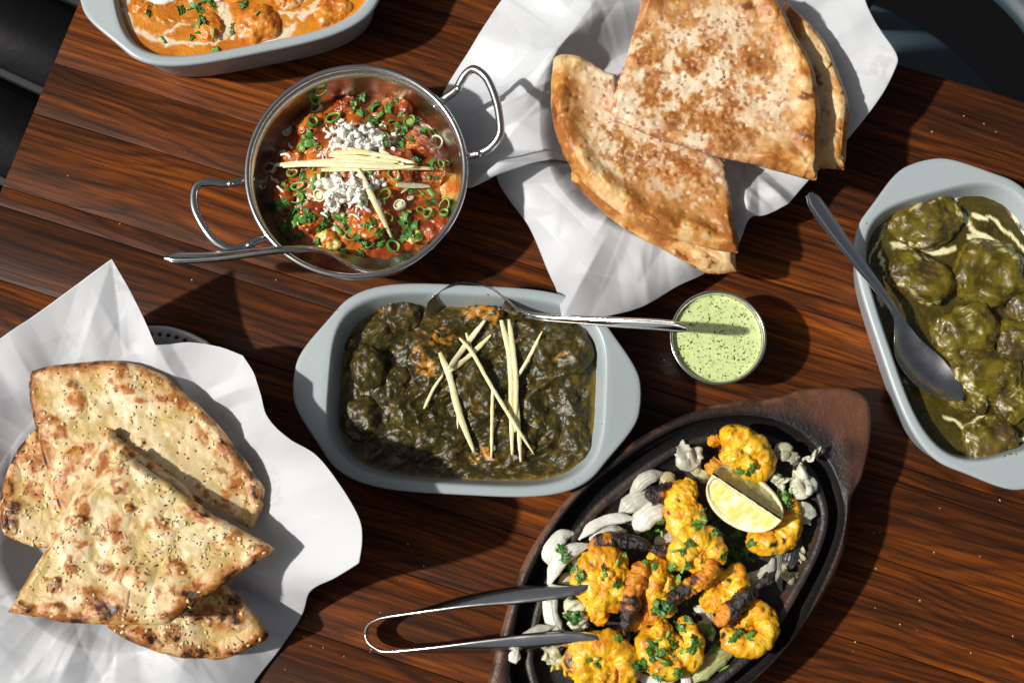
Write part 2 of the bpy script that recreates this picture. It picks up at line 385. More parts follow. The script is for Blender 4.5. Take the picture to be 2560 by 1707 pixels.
for sx in (-.42, .2):
    for k in (-3, 3):
        c = b0+bn*(wv*(k+.5))+bd*sx; V, Fc = boxV((c[0], c[1], (bz-.025+fz)/2), (.05, .05, bz-.025-fz), math.atan2(bd[1], bd[0])); mesh('leg', V, Fc, BENCH, bench, smooth=False)
TEAL = flat('teal_chair', (.024, .044, .054), .5, 0, 40)
cz = -.26
cp = P([2182, 2304, 2368, 2432, 2498], [5, 74, 122, 179, 233], cz)[:, :2]
cR = .245; m0, m1 = cp[0], cp[-1]; mm = (m0+m1)/2; dd = m1-m0; hl = np.linalg.norm(dd)/2
cdir = nrm(A(dd[1], -dd[0])); cdir = cdir if cdir[1] < 0 else -cdir
cc = mm+cdir*math.sqrt(cR**2-hl**2)
chair = thing('chair', (cc[0], cc[1], fz), 'dark teal round moulded chair tucked beyond the far table edge', 'chair')
V, Fc = lathe([(.001, cz-.012), (cR-.06, cz-.012), (cR-.044, cz-.010), (cR-.036, cz-.002), (cR-.030, cz), (cR-.004, cz), (cR, cz-.004), (cR, cz-.02), (cR-.006, cz-.024), (.001, cz-.024)], 96, (cc[0], cc[1], 0))
mesh('seat', V, Fc, TEAL, chair)
bz2 = .02; q0, q1 = P(2470, 0, bz2)[:2], P(2560, 69, bz2)[:2]
bR = np.mean([np.linalg.norm(q0-cc), np.linalg.norm(q1-cc)])
a0 = math.atan2(*(((q0+q1)/2-cc)[::-1])); th = np.linspace(a0-1.15, a0+1.15, 60)
S = np.stack([cc[0]+(bR+.03)*np.cos(th), cc[1]+(bR+.03)*np.sin(th), np.full(60, bz2)], 1)
sec = np.tile(np.stack([circ(16)[:, 0]*.030, circ(16)[:, 1]*.012], 1), (60, 1, 1)); V, Fc, cp_ = sweep(S, sec, (0, 0, 1)); mesh('backrest', V, Fc, TEAL, chair, caps=cp_)
for k in (3, 16, 44, 57):
    a_, b_ = S[k]-A(0, 0, .008), np.append(cc+(S[k][:2]-cc)*.93*(cR-.02)/(bR+.03)/.93, cz-.022); sp = a_+(b_-a_)*np.linspace(0, 1, 8)[:, None]
    V, Fc, cp_ = sweep(sp, np.tile(circ(10)*.009, (8, 1, 1)), (1, 0, 0)); mesh('spindle', V, Fc, TEAL, chair, caps=cp_)
for k in range(4):
    t_ = k*math.pi/2+.6; a_ = np.append(cc+(cR-.06)*A(math.cos(t_), math.sin(t_)), cz-.02); b_ = np.append(cc+(cR-.01)*A(math.cos(t_), math.sin(t_)), fz)
    sp = a_+(b_-a_)*np.linspace(0, 1, 6)[:, None]; V, Fc, cp_ = sweep(sp, np.tile(circ(12)*.013, (6, 1, 1)), (1, 0, 0)); mesh('leg', V, Fc, TEAL, chair, caps=cp_)

# ------------------------------------------------------------------ ceramic baking dishes
DA, DB, DH, DM = .0955, .0685, .048, 3.7
def sup(a, b, n=288, m=DM):
    t = np.linspace(0, 2*math.pi, n, endpoint=False); c, s_ = np.cos(t), np.sin(t)
    r = (np.abs(c/a)**m+np.abs(s_/b)**m)**(-1/m); return np.stack([r*c, r*s_], 1)
def dish(label, cx, cy, ang):
    c = P(cx, cy, DH); root = thing('baking_dish', (c[0], c[1], 0), label, 'baking dish', 'grey blue baking dishes')
    rows = [(.014, 0, 0), (.0115, .0006, 0), (.0095, .004, 0), (.0065, .022, 0), (.0035, .036, .0), (.0022, .0405, .12), (.0012, .0425, .5), (.0004, .0440, .85), (0, .0458, 1), (.0003, .0472, 1), (.0012, .0480, 1),
            (.0028, .0482, .93), (.0034, .0482, .75), (.004, .0482, .5), (.0045, .0482, .25), (.0050, .0482, 0), (.0060, .0478, 0), (.0070, .0465, 0), (.0079, .0440, 0), (.0100, .036, 0), (.0150, .015, 0), (.0175, .0085, 0), (.022, .0062, 0), (.035, .006, 0), (.060, .006, 0)]
    V = []; B = []
    for ins, z, bf in rows:
        o = sup(DA-ins, DB-ins); y = o[:, 1]; be = (.62*ss(.050, .010, np.abs(y))+.38*ss(.046, 0, np.abs(y)))*(np.abs(o[:, 0]) > DA*.5)
        b = be*bf*.0175; x = o[:, 0]+np.sign(o[:, 0])*b
        V.append(np.stack([x, y, z-.16*b], 1)); B.append(b)
    n = 288; V = np.vstack(V)@rotz(ang).T+A(c[0], c[1], 0); B = np.hstack(B); Fc = gfaces(len(rows), n); N = vnormals(V, Fc)
    fb = B[Fc].max(1); xl = (V-A(c[0], c[1], 0))@rotz(ang); sx = np.sign(xl[Fc].mean(1)[:, 0])
    for nm, msk in (('body', fb < .0022), ('handle', (fb >= .0022) & (sx < 0)), ('handle', (fb >= .0022) & (sx > 0))):
        f = Fc[msk]; u, inv = np.unique(f, return_inverse=True); caps = []
        if nm == 'body': caps = [[int(np.searchsorted(u, i)) for i in range(n)][::-1], [int(np.searchsorted(u, i)) for i in range((len(rows)-1)*n, len(rows)*n)]]
        mesh(nm, V[u], inv.reshape(-1, 4), CER, root, caps=caps, normals=N[u], reg='dish'+label[:6] if nm == 'body' else None)
    inner = lambda z, ex=0: sup(DA-np.interp(z, [.0085, .015, .036, .044], [.0175, .015, .010, .0079])+ex, DB-np.interp(z, [.0085, .015, .036, .044], [.0175, .015, .010, .0079])+ex, 260)@rotz(ang)[:2, :2].T+c[:2]
    return root, inner, c, ang
d_or, in_or, c_or, a_or = dish('grey blue handled dish of orange curry at the far left table corner', 600, -96, R_(12.2))
d_pk, in_pk, c_pk, a_pk = dish('grey blue handled dish of dark spinach curry in the middle of the table', 1167, 970, R_(-3.0))
d_gr, in_gr, c_gr, a_gr = dish('grey blue handled dish of olive green curry at the right edge', 2447, 797, R_(-74.5))

# ------------------------------------------------------------------ steel karahi bowl
KZ = .060; kc = P(890, 425, KZ); KR = .0735
kar = thing('karahi_bowl', (kc[0], kc[1], 0), 'round polished steel karahi bowl with two loop handles full of red curry', 'bowl')
pr = [(.001, .002), (.036, .002), (.041, .0035), (.055, .015), (.065, .031), (.0705, .049), (.0718, .0575)]
V, Fc = lathe(pr+[(.0700, .0575), (.0686, .048), (.063, .031), (.053, .0165), (.040, .006), (.001, .005)], 160, (kc[0], kc[1], 0)); mesh('pan', V, Fc, STEELB, kar, reg='karahi')
a_ = np.linspace(0, 2*math.pi, 14, endpoint=True); V, Fc = lathe([(.0717+.0021*math.cos(t), .0585+.0021*math.sin(t)) for t in a_], 160, (kc[0], kc[1], 0)); mesh('rim', V, Fc, STEEL, kar, reg='karahi')
def tube(pts, r, n=90, m=16):
    p = np.array([(*P(x, y, z),) for x, y, z in pts]); S = cr(p, n); return sweep(S, np.tile(circ(m)*r, (n, 1, 1)), (.13, .21, .97))
for pts, rv in (([(634, 447, .050), (608, 453, .052), (566, 460, .055), (530, 456, .057), (501, 459, .058), (486, 478, .058), (488, 526, .058), (522, 587, .058), (556, 616, .057), (580, 624, .056), (608, 617, .054), (640, 603, .052), (672, 588, .050)], ((575, 459, .0585), (622, 612, .057))),
                ([(1085, 270, .050), (1113, 246, .053), (1140, 226, .058), (1152, 205, .062), (1167, 183, .065), (1187, 174, .067), (1217, 197, .068), (1240, 250, .068), (1250, 304, .067), (1248, 340, .065), (1222, 372, .060), (1180, 388, .055), (1150, 386, .050)], ((1146, 221, .0625), (1196, 384, .060)))):
    V, Fc, cp_ = tube(pts, .00275); h = mesh('handle', V, Fc, STEEL, kar, caps=cp_, reg='karahi')
    for x, y, z in rv:
        c = P(x, y, z); V, Fc = lathe([(.0022, -.002), (.0022, .0003), (.0016, .001), (.0001, .0013)], 14, c); mesh('rivet', V, Fc, STEEL, h)

# ------------------------------------------------------------------ chutney cup
cc_ = P(1795, 843, .040)
cup = thing('sauce_cup', (cc_[0], cc_[1], 0), 'small round steel cup holding pale green chutney', 'sauce cup')
V, Fc = lathe([(.001, .001), (.0235, .001), (.0245, .0018), (.0297, .036), (.0304, .0382), (.0312, .0386), (.0317, .0392), (.0317, .0400), (.0311, .0405), (.0303, .0403), (.0297, .0395), (.0289, .036), (.0240, .003), (.001, .0025)], 128, (cc_[0], cc_[1], 0))
mesh('cup_wall', V, Fc, STEEL, cup)
n = 200; rr = np.concatenate([np.linspace(.004, .99, 90), [1.0]]); a_ = np.linspace(0, 2*math.pi, n, endpoint=False)
V = np.stack([(rr[:, None]*.02892)*np.cos(a_), (rr[:, None]*.02892)*np.sin(a_), np.broadcast_to((.0362+.0006*ss(.93, 1, rr))[:, None], (91, n))], -1).reshape(-1, 3)+A(cc_[0], cc_[1], 0)
V[:, 2] += .00015*fbm(V, .006, 3, 2)
base = mix((.58, .685, .31), (.54, .64, .28), ss(-.3, .5, fbm(V, .004, 4)))
for sz, sd_, th, cdk, p in ((.0016, 11, .28, (.035, .055, .012), .13), (.0009, 12, .28, (.14, .19, .06), .18), (.0028, 13, .22, (.05, .07, .025), .45)):
    W = V+.0003*np.stack([fbm(V, .0006, 5), fbm(V, .0006, 6), 0*V[:, 0]], 1)
    f1, f2, ci = worley(W, sz, sd_); m = ss(th, th-.1, f1+.12*fbm(V, .0005, 7, 2))*(ci < p); base = mix(base, cdk, m*.85)
chut = mesh('green_chutney', V, gfaces(91, n), CHUT, None, base, reg='chutney', caps=[list(range(n))[::-1]])
tag(chut, 'pale green herb chutney flecked with dark specks in the small steel cup', 'chutney')
tr = bvh('chutney'); fl = thing('x', (0, 0, 0), None, None); bpy.data.objects.remove(fl)
rg = random.Random(3)
for k in range(70):
    a, r = rg.uniform(0, 6.28), .0275*math.sqrt(rg.random()); c = A(cc_[0]+r*math.cos(a), cc_[1]+r*math.sin(a), .0365)
    V, Fc = blobV(c, (rg.uniform(.0004, .0012), rg.uniform(.0003, .0006), .0003), rg.uniform(0, 3), .3, None, k, 1)
    mesh('herb_speck', V, Fc, LEAF, chut, rg.choice([(.03, .05, .012), (.06, .08, .02), (.02, .035, .015), (.10, .11, .02)]), smooth=True)

# ------------------------------------------------------------------ sizzler board and iron plate
bo = z3([(40, 1568), (100, 1330), (150, 1150), (200, 1000), (290, 830), (430, 640), (600, 470), (800, 320), (1050, 190), (1270, 125), (1500, 105), (1650, 62), (1800, 50), (1920, 68), (1985, 118), (2006, 200), (2000, 330), (1965, 500), (1912, 610), (1893, 760), (1870, 880), (1790, 1080), (1680, 1260), (1560, 1410), (1410, 1560), (1250, 1690), (1050, 1800), (850, 1870), (650, 1890), (450, 1960), (260, 2010), (90, 1985), (20, 1900), (10, 1750)])
BZ = .040
N = 320; ol = outline(bo, N); cen = A(*z3([(1000, 960)])[0]); OW = P(ol[:, 0], ol[:, 1], BZ)[:, :2]
io = z3([(236, 1500), (240, 1400), (280, 1180), (360, 980), (470, 800), (580, 665), (700, 560), (900, 410), (1100, 312), (1350, 278), (1550, 332), (1700, 470), (1775, 640), (1780, 760), (1740, 900), (1650, 1080), (1500, 1330), (1300, 1530), (1100, 1670), (880, 1760), (650, 1790), (440, 1760), (300, 1660)])
il = outline(io, N); IW = P(il[:, 0], il[:, 1], BZ)[:, :2]; icen = IW.mean(0)
def align(a, c):                     # start each outline at the same bearing from the plate's centre and resample by bearing
    th = np.arctan2(a[:, 1]-c[1], a[:, 0]-c[0]) % (2*math.pi)
    tt = np.linspace(0, 2*math.pi, N, endpoint=False); T3 = np.concatenate([th-2*math.pi, th, th+2*math.pi]); X = np.vstack([a]*3); o = np.argsort(T3)
    return np.stack([np.interp(tt, T3[o], X[o, 0]), np.interp(tt, T3[o], X[o, 1])], 1)
OW, IW = align(OW, icen), align(IW, icen)
def toward(a, b, d):                 # move outline a towards centre b by distance d
    v = a-b; l = np.linalg.norm(v, axis=1, keepdims=True); return b+v*(l-d)/l
ring = lambda xy, z: np.column_stack([xy, np.full(len(xy), z) if np.isscalar(z) else z])
rec = toward(IW, icen, -.0105)
rows = [ring(toward(OW, icen, .014), 0), ring(toward(OW, icen, .006), .004), ring(toward(OW, icen, .001), .018), ring(OW, BZ-.006), ring(toward(OW, icen, .0006), BZ-.0022), ring(toward(OW, icen, .0022), BZ-.0004)]
for t in np.linspace(.03, .97, 26): rows.append(ring(toward(OW, icen, .0025)*(1-t)+rec*t, BZ-.001*t+.0012*math.sin(math.pi*t)))
rows += [ring(toward(rec, icen, -.0006), BZ-.0018), ring(toward(rec, icen, .0010), BZ-.004), ring(toward(rec, icen, .003), BZ-.012), ring(toward(rec, icen, .012), BZ-.014), ring(toward(rec, icen, .04), BZ-.014)]
V = np.vstack(rows); V[:, 2] += .0004*fbm(V, .02, 4, 3)*(V[:, 2] > .03)
di = np.repeat(np.linspace(0, 1, len(rows)), N); n1 = fbm(V, .03, 21, 4); n2 = fbm(V*A(1, 1, .3), .007, 22, 3)
lug = ss(.105, .17, np.linalg.norm(V[:, :2]-icen, axis=1)+.012*n1); edge = np.concatenate([np.full(N, e) for e in [0, .2, .6, 1, 1, .9]+[max(0, .75-.09*k) for k in range(26)]+[0]*5])
lowe = 1-ss(0, .24, di-.19)
col = mix((.016, .011, .009), (.135, .052, .026), np.clip(lug*.95+.45*n1*lug+.15*n2, 0, 1))
col = mix(col, (.040, .018, .012), np.clip(.55*ss(.0, .5, n1+.35*n2), 0, 1))
col = mix(col, (.19, .095, .055), np.clip(edge*ss(-.15, .5, n1+.6*n2)*.8, 0, 1))
col = mix(col, (.010, .009, .009), ss(.55, .8, di))
board = mesh('sizzler_board', V, gfaces(len(rows), N), BOARD, None, col, reg='board', caps=[list(range(N))[::-1], list(range((len(rows)-1)*N, len(rows)*N))])
tag(board, 'scorched dark wooden sizzler board with a pointed lug handle under the prawns', 'serving board')
PZ = .030
rows = [ring(toward(IW, icen, .014), BZ-.013), ring(toward(IW, icen, .004), BZ-.012), ring(IW, BZ-.002), ring(toward(IW, icen, .0004), BZ-.0002), ring(toward(IW, icen, .0012), BZ+.0006), ring(toward(IW, icen, .0050), BZ+.0004), ring(toward(IW, icen, .0058), BZ-.0006), ring(toward(IW, icen, .0068), BZ-.004), ring(toward(IW, icen, .009), BZ-.0062), ring(toward(IW, icen, .013), PZ+.001), ring(toward(IW, icen, .018), PZ)]
inr = toward(IW, icen, .018)
for t in np.linspace(.1, .97, 14): rows.append(ring(inr*(1-t)+icen*t, PZ))
V = np.vstack(rows); V[:, 2] += .00025*fbm(V, .004, 31, 3)
col = mix((.020, .018, .018), (.055, .032, .022), ss(.1, .7, fbm(V, .02, 33, 4)))
iron = mesh('iron_plate', V, gfaces(len(rows), N), IRON, None, col, reg='board', caps=[list(range(N))[::-1], list(range((len(rows)-1)*N, len(rows)*N))])
tag(iron, 'black oval cast iron sizzler plate set into the wooden board', 'plate')

# ------------------------------------------------------------------ perforated tray under the left bread
to = [(375, 814), (417, 815), (461, 826), (500, 843), (532, 865), (590, 930), (625, 1010), (660, 1150), (670, 1300), (640, 1390), (580, 1460), (490, 1505), (380, 1525), (200, 1530), (60, 1510), (-50, 1430), (-95, 1300), (-80, 1100), (-10, 950), (90, 870), (220, 822), (310, 813)]
tl = outline(to, N); TW = P(tl[:, 0], tl[:, 1], .020)[:, :2]; tcn = TW.mean(0)
tray = thing('metal_tray', (tcn[0], tcn[1], 0), 'perforated aluminium tray with dented rim showing behind the left bread paper', 'tray')
rows = [ring(toward(TW, tcn, .03), 0), ring(toward(TW, tcn, .022), .001), ring(toward(TW, tcn, .012), .016), ring(toward(TW, tcn, .003), .0195), ring(toward(TW, tcn, .0005), .0205), ring(TW, .0200), ring(toward(TW, tcn, .0008), .0192), ring(toward(TW, tcn, .004), .0183), ring(toward(TW, tcn, .0135), .015), ring(toward(TW, tcn, .024), .0025), ring(toward(TW, tcn, .04), .002)]
rows = [rows[0], rows[1], rows[2], rows[7]-A(0, 0, .001), rows[6], rows[5], rows[4], rows[3], ring(toward(TW, tcn, .0125), .0168), rows[9], rows[10]]
V = np.vstack(rows); V[:, 2] += .0004*fbm(V, .012, 41, 2)*(V[:, 2] > .01)
mesh('tray_wall', V, gfaces(len(rows), N), TRAYM, tray, caps=[list(range(N))[::-1], list(range((len(rows)-1)*N, len(rows)*N))])
HOLE = flat('dark_hole', (.01, .01, .01), .8)
hl_ = toward(TW, tcn, .0062)
for k in range(0, N, 3):
    c = np.append(hl_[k], .0203); V, Fc = lathe([(.0009, -.004), (.0011, -.002), (.0012, -.0006), (.0012, .0003), (.0008, .0003), (.0001, .0001)], 10, c); mesh('hole', V, Fc, HOLE, tray)

# ------------------------------------------------------------------ papers
def paper(label, ctr, edge, base_r, rim_r, rim_z, base_z, seed, creases, n=640):
    """sheet pressed into a basket: flat base, raised rim, free edge whose height is given point by point (px, py, z[, corner])"""
    e = np.array([q[:3] for q in edge], float); cs = [len(q) > 3 for q in edge]
    pts = []
    idx = [i for i, c in enumerate(cs) if c] or [0]
    for a, b in zip(idx, idx[1:]+[idx[0]+len(e)]): pts.append(cr(np.array([e[i % len(e)] for i in range(a, b+1)]), 160)[:-1])
    c = np.vstack(pts); d = np.concatenate([[0], np.cumsum(np.linalg.norm(np.diff(np.vstack([c, c[:1]])[:, :2], axis=0), axis=1))])
    t = np.linspace(0, d[-1], n, endpoint=False); cc = np.vstack([c, c[:1]])
    E = np.stack([np.interp(t, d, cc[:, k]) for k in range(3)], 1); EW = P(E[:, 0], E[:, 1], E[:, 2])
    cw = P(ctr[0], ctr[1], base_z); dr = EW[:, :2]-cw[:2]; l = np.linalg.norm(dr, axis=1); u = dr/l[:, None]
    k9 = 14; rr = np.minimum(rim_r, l*.80); rr = np.convolve(np.concatenate([rr[-k9:], rr, rr[:k9]]), np.ones(2*k9+1)/(2*k9+1), 'valid'); rb = np.minimum(base_r, rr*.72)
    rz = np.minimum(rim_z, np.maximum(EW[:, 2], base_z)*.35+rim_z*.65)
    ths = np.arctan2(u[:, 1], u[:, 0]); Vr = []
    ts = np.concatenate([np.linspace(.03, .3, 16), np.linspace(.3, .62, 60)[1:], np.linspace(.62, 1, 80)[1:]])
    for t_ in ts:
        if t_ < .3: r, z = rb*t_/.3, np.full(n, base_z)
        elif t_ < .62: q = (t_-.3)/.32; r, z = rb+(rr-rb)*q, base_z+(rz-base_z)*(.35*q+.65*ss(0, 1, q))
        else: q = (t_-.62)/.38; r, z = rr+(l-rr)*q, rz+(EW[:, 2]-rz)*(.55*q+.45*q*q)+.35*(rz-base_z)*q*(1-q)*.9
        Vr.append(np.column_stack([cw[:2]+u*r[:, None], z]))
    V = np.stack(Vr); R = len(ts); fall = ss(.12, .55, ts)[:, None]
    # radial pleats: zig-zag in bearing that sharpens towards the rim and eases outwards
    zz = np.zeros(n)
    for f, a, p in ((7, 1, seed*.7), (11, .8, seed*1.3), (17, .5, seed*2.1)): zz += a*(np.abs(((ths*f/(2*math.pi)+p) % 1)*2-1)-.5)
    amp = .0030*fall*(1-.55*ss(.75, 1, ts)[:, None])
    V[..., 2] += amp*zz[None]
    X = V.reshape(-1, 3)*A(1, 1, .4)
    Y = X+.012*np.stack([fbm(X, .06, seed+1, 2), fbm(X, .06, seed+2, 2), 0*X[:, 0]], 1); rt = rotz(seed*.8)
    am = (.30+.70*ss(.2, .62, ts))*(1-.55*ss(.72, 1, ts))
    V[..., 2] += (.0110*facet(Y@rt, .060, seed+3)+.0026*facet(Y@rotz(seed+1.), .027, seed+4)+.0003*facet(Y, .010, seed+5)).reshape(R, n)*am[:, None]
    for (x0, y0, x1, y1, h, wd_) in creases:                       # single sharp folds given by their run in the sheet
        qx, qy = Q(V.reshape(-1, 3)); ax, ay = x1-x0, y1-y0; tt_ = ((qx-x0)*ax+(qy-y0)*ay)/(ax*ax+ay*ay); dd = np.abs((qx-x0)*ay-(qy-y0)*ax)/math.hypot(ax, ay)
        lo_ = 1.25*wd_ if wd_ > 20 else 62.; V[..., 2] += ((h if wd_ > 20 else h*.8)*np.clip(1-dd/lo_, 0, 1)*ss(-.55, .35, tt_)*ss(1.5, .65, tt_)).reshape(R, n)
    V[..., 2] = np.maximum(V[..., 2], .0012+.0006*fbm(X, .02, 5, 1).reshape(R, n))
    o = mesh('food_paper', V.reshape(-1, 3), gfaces(R, n), PAPER, None, reg='paper%d' % seed, caps=[list(range(n))[::-1]])
    md = o.modifiers.new('thickness', 'SOLIDIFY'); md.thickness = .00012; md.offset = -1
    return tag(o, label, 'food paper', 'white greaseproof paper sheets')
pl = paper('crumpled white greaseproof paper sheet holding garlic flatbread at the lower left', (330, 1290),
    [(-70, 900, .045), (0, 846, .05), (150, 745, .055), (281, 649, .065, 1), (330, 738, .060), (392, 866, .052, 1), (470, 856, .056), (545, 866, .06), (606, 888, .066, 1), (640, 945, .074), (668, 1040, .080), (720, 1095, .090), (790, 1138, .098), (850, 1212, .100), (898, 1295, .098), (906, 1350, .094), (899, 1407, .088, 1), (840, 1443, .07), (778, 1476, .040), (755, 1535, .012), (705, 1615, .004), (640, 1700, .003), (590, 1790, .003, 1), (300, 1850, .004), (-20, 1830, .01), (-150, 1700, .03, 1), (-160, 1300, .05), (-120, 1000, .05)],
    .062, .088, .030, .0065, 3, [(395, 868, 480, 1010, .006, 26), (660, 1040, 560, 1180, .006, 30), (640, 960, 540, 1000, .007, 26), (700, 1590, 560, 1500, .006, 40), (281, 655, 200, 900, .0035, 12), (830, 1200, 640, 1270, .0035, 14), (890, 1400, 690, 1400, .004, 14), (30, 850, 90, 960, .004, 12), (690, 1090, 600, 1130, .004, 10), (770, 1478, 640, 1420, .005, 14), (480, 1690, 380, 1600, .004, 14), (150, 1700, 200, 1600, .004, 14), (-40, 1500, 60, 1470, .004, 12)])
pr_ = paper('crumpled white greaseproof paper sheet lining the stuffed flatbread at the top right', (1660, 330),
    [(1281, -20, .03), (1253, 0, .028), (1180, 115, .018), (1110, 230, .008), (1085, 330, .006), (1120, 430, .010), (1168, 471, .034), (1190, 455, .040), (1262, 408, .034, 1), (1255, 412, .016), (1240, 428, .012), (1253, 474, .010), (1324, 576, .009), (1370, 678, .014), (1392, 730, .030), (1404, 793, .056, 1), (1472, 797, .054), (1545, 784, .046), (1612, 764, .034), (1690, 718, .024), (1763, 684, .016), (1840, 618, .018), (1868, 555, .03), (1915, 540, .032), (1967, 515, .034, 1), (2023, 449, .035), (2120, 347, .04), (2200, 245, .048), (2241, 168, .052), (2243, 136, .054), (2205, 82, .05), (2180, 40, .05), (2164, 0, .05), (2150, -60, .05), (2050, -130, .05, 1), (1700, -190, .05), (1400, -150, .045)],
    .066, .088, .034, .007, 8, [(1180, 420, 1420, 420, .010, 34), (1250, 470, 1430, 640, .005, 60), (1420, 110, 1280, 250, .008, 40), (1370, 215, 1190, 300, .007, 40), (1860, 560, 1850, 430, .008, 30), (1967, 515, 1880, 440, .006, 24), (1470, 30, 1350, 200, .006, 36), (1300, 150, 1420, 110, .004, 10), (1300, 570, 1420, 520, .004, 12), (1420, 760, 1500, 620, .004, 12), (1620, 755, 1600, 640, .004, 12), (1190, 250, 1330, 330, .004, 12), (2200, 240, 2110, 300, .004, 12), (2150, 60, 2060, 110, .005, 12), (1930, 530, 1840, 470, .005, 10), (1850, 600, 1880, 480, .005, 12), (1240, 440, 1400, 470, .004, 10)])

# ------------------------------------------------------------------ breads
def slab(label, pts, zf, th, seed, col_fn, bumps, er=.0042, n=480, name='flatbread', group=None, crust=None, puff=0.0):
    ol_ = outline(pts, n); qx, qy = ol_[:, 0], ol_[:, 1]; c = ol_.mean(0)
    OWz = zf(qx, qy); jag = .0009
    s = 1-(1-np.linspace(.0, 1, 150))**1.25; s[0] = .015
    G = c+(ol_-c)*s[:, None, None]; X, Y = G[..., 0], G[..., 1]; Z = zf(X, Y); W = P(X, Y, Z); OW_ = P(qx, qy, OWz)
    W = W.reshape(-1, 3); d, idx = polydist(W[:, :2], OW_[::4, :2]); idx = idx*4; d[-n:] = 0
    cf = np.ones(n) if crust is None else np.array([crust(x, y) for x, y in ol_], float)
    bp = OW_[::3, :2][cf[::3] > .5]; dc = np.full(len(W), 1.)
    for q in bp: dc = np.minimum(dc, np.hypot(W[:, 0]-q[0], W[:, 1]-q[1]))
    cfv = np.ones(len(W))
    ed = np.sqrt(np.clip(1-(1-np.clip(d/er, 0, 1))**2, 0, 1)); b = bumps(W, dc, cfv)
    out = nrm(np.column_stack([OW_[:, :2]-OW_[:, :2].mean(0), np.zeros(n)]))
    jit = (jag*fbm(OW_, .004, seed+70, 3)*(.4+.6*(cf < .5)))[idx]
    top = W.copy(); top[:, 2] += th*.5*ed+b*np.clip(d/er, 0, 1)+puff*cfv*np.exp(-((dc-.008)/.006)**2)
    fade = (1-np.clip(d/.006, 0, 1))*jit; top[:, :2] += out[idx][:, :2]*fade[:, None]
    sb = [1, .985, .95, .85, .6, .3, .02]; bot = []
    for q in sb[1:]:
        g = c+(ol_-c)*q; w_ = P(g[:, 0], g[:, 1], zf(g[:, 0], g[:, 1])); dd = np.linalg.norm(w_-OW_, axis=1); w_[:, 2] -= th*.5*np.sqrt(np.clip(1-(1-np.clip(dd/er, 0, 1))**2, 0, 1)); bot.append(w_)
    nt_ = len(s); V = np.vstack([top]+bot); Fc = gfaces(nt_+len(bot), n)
    col = col_fn(top, dc, cfv, b, d); side = col[-n:]; colb = np.tile(side*.9, (len(bot), 1))
    o = mesh(name, V, Fc, BREAD, None, np.vstack([col, colb]), reg=['bread', 'bread%d' % seed], caps=[list(range(n))[::-1], list(range(len(V)-n, len(V)))])
    return tag(o, label, 'flatbread', group)
def flakes(o, seed, count, pts, big=.0016):
    """garlic crumbs and dried herb flakes baked onto one bread, joined (too small to pick apart)"""
    tree = bvh('bread%d' % seed); rg = random.Random(seed); ol_ = outline(pts, 80); lo_, hi = ol_.min(0), ol_.max(0)
    Vs = []; Fs = []; Cs = []; off = 0; k = 0; tries = 0
    while k < count and tries < count*6:
        tries += 1; x, y = rg.uniform(lo_[0], hi[0]), rg.uniform(lo_[1], hi[1])
        if fbm(A([x/400, y/400, seed]) if False else np.array([[x, y, seed*50.]]), 60, seed)[0] < rg.uniform(-.5, .15): continue
        h, nn = hit(tree, x, y)
        if h is None or nn[2] < .6: continue
        t = rg.random()
        if t < .34: r = (big*rg.uniform(.5, 1.4), big*rg.uniform(.4, .9), .0006); c = rg.choice([(.62, .54, .25), (.55, .46, .18), (.66, .58, .33)])
        elif t < .60: r = (big*rg.uniform(.3, 1.0), big*rg.uniform(.15, .45), .0003); c = rg.choice([(.05, .035, .015), (.09, .06, .02), (.035, .03, .015)])
        else: r = (big*rg.uniform(.3, .8), big*rg.uniform(.2, .5), .0003); c = rg.choice([(.22, .06, .015), (.30, .10, .02), (.13, .035, .01)])
        V, Fc = blobV(h, r, rg.uniform(0, 3.1), .35, None, k, 1); Vs.append(V); Fs.append(Fc+off); Cs.append(np.tile(c, (len(V), 1))); off += len(V); k += 1
    f = mesh('herb_flakes', np.vstack(Vs), np.vstack(Fs), FLAKE, o, np.vstack(Cs)); f['kind'] = 'stuff'
DOUGH, GOLD, BROWN, DARK, BURN = A(.66, .54, .345), A(.60, .30, .065), A(.33, .105, .018), A(.12, .04, .012), A(.018, .011, .008)
def spots(W, lst, warp, seed):
    qx, qy = Q(W); wx = warp*fbm(W, .006, seed, 3); wy = warp*fbm(W, .006, seed+1, 3); m = np.zeros(len(W))
    for x, y, rx, ry, *a in lst:
        an = math.radians(a[0]) if a else 0; dx, dy = qx+wx-x, qy+wy-y; u = dx*math.cos(an)+dy*math.sin(an); v = -dx*math.sin(an)+dy*math.cos(an)
        m = np.maximum(m, ss(1.25, .45, np.sqrt((u/rx)**2+(v/ry)**2)))
    return m
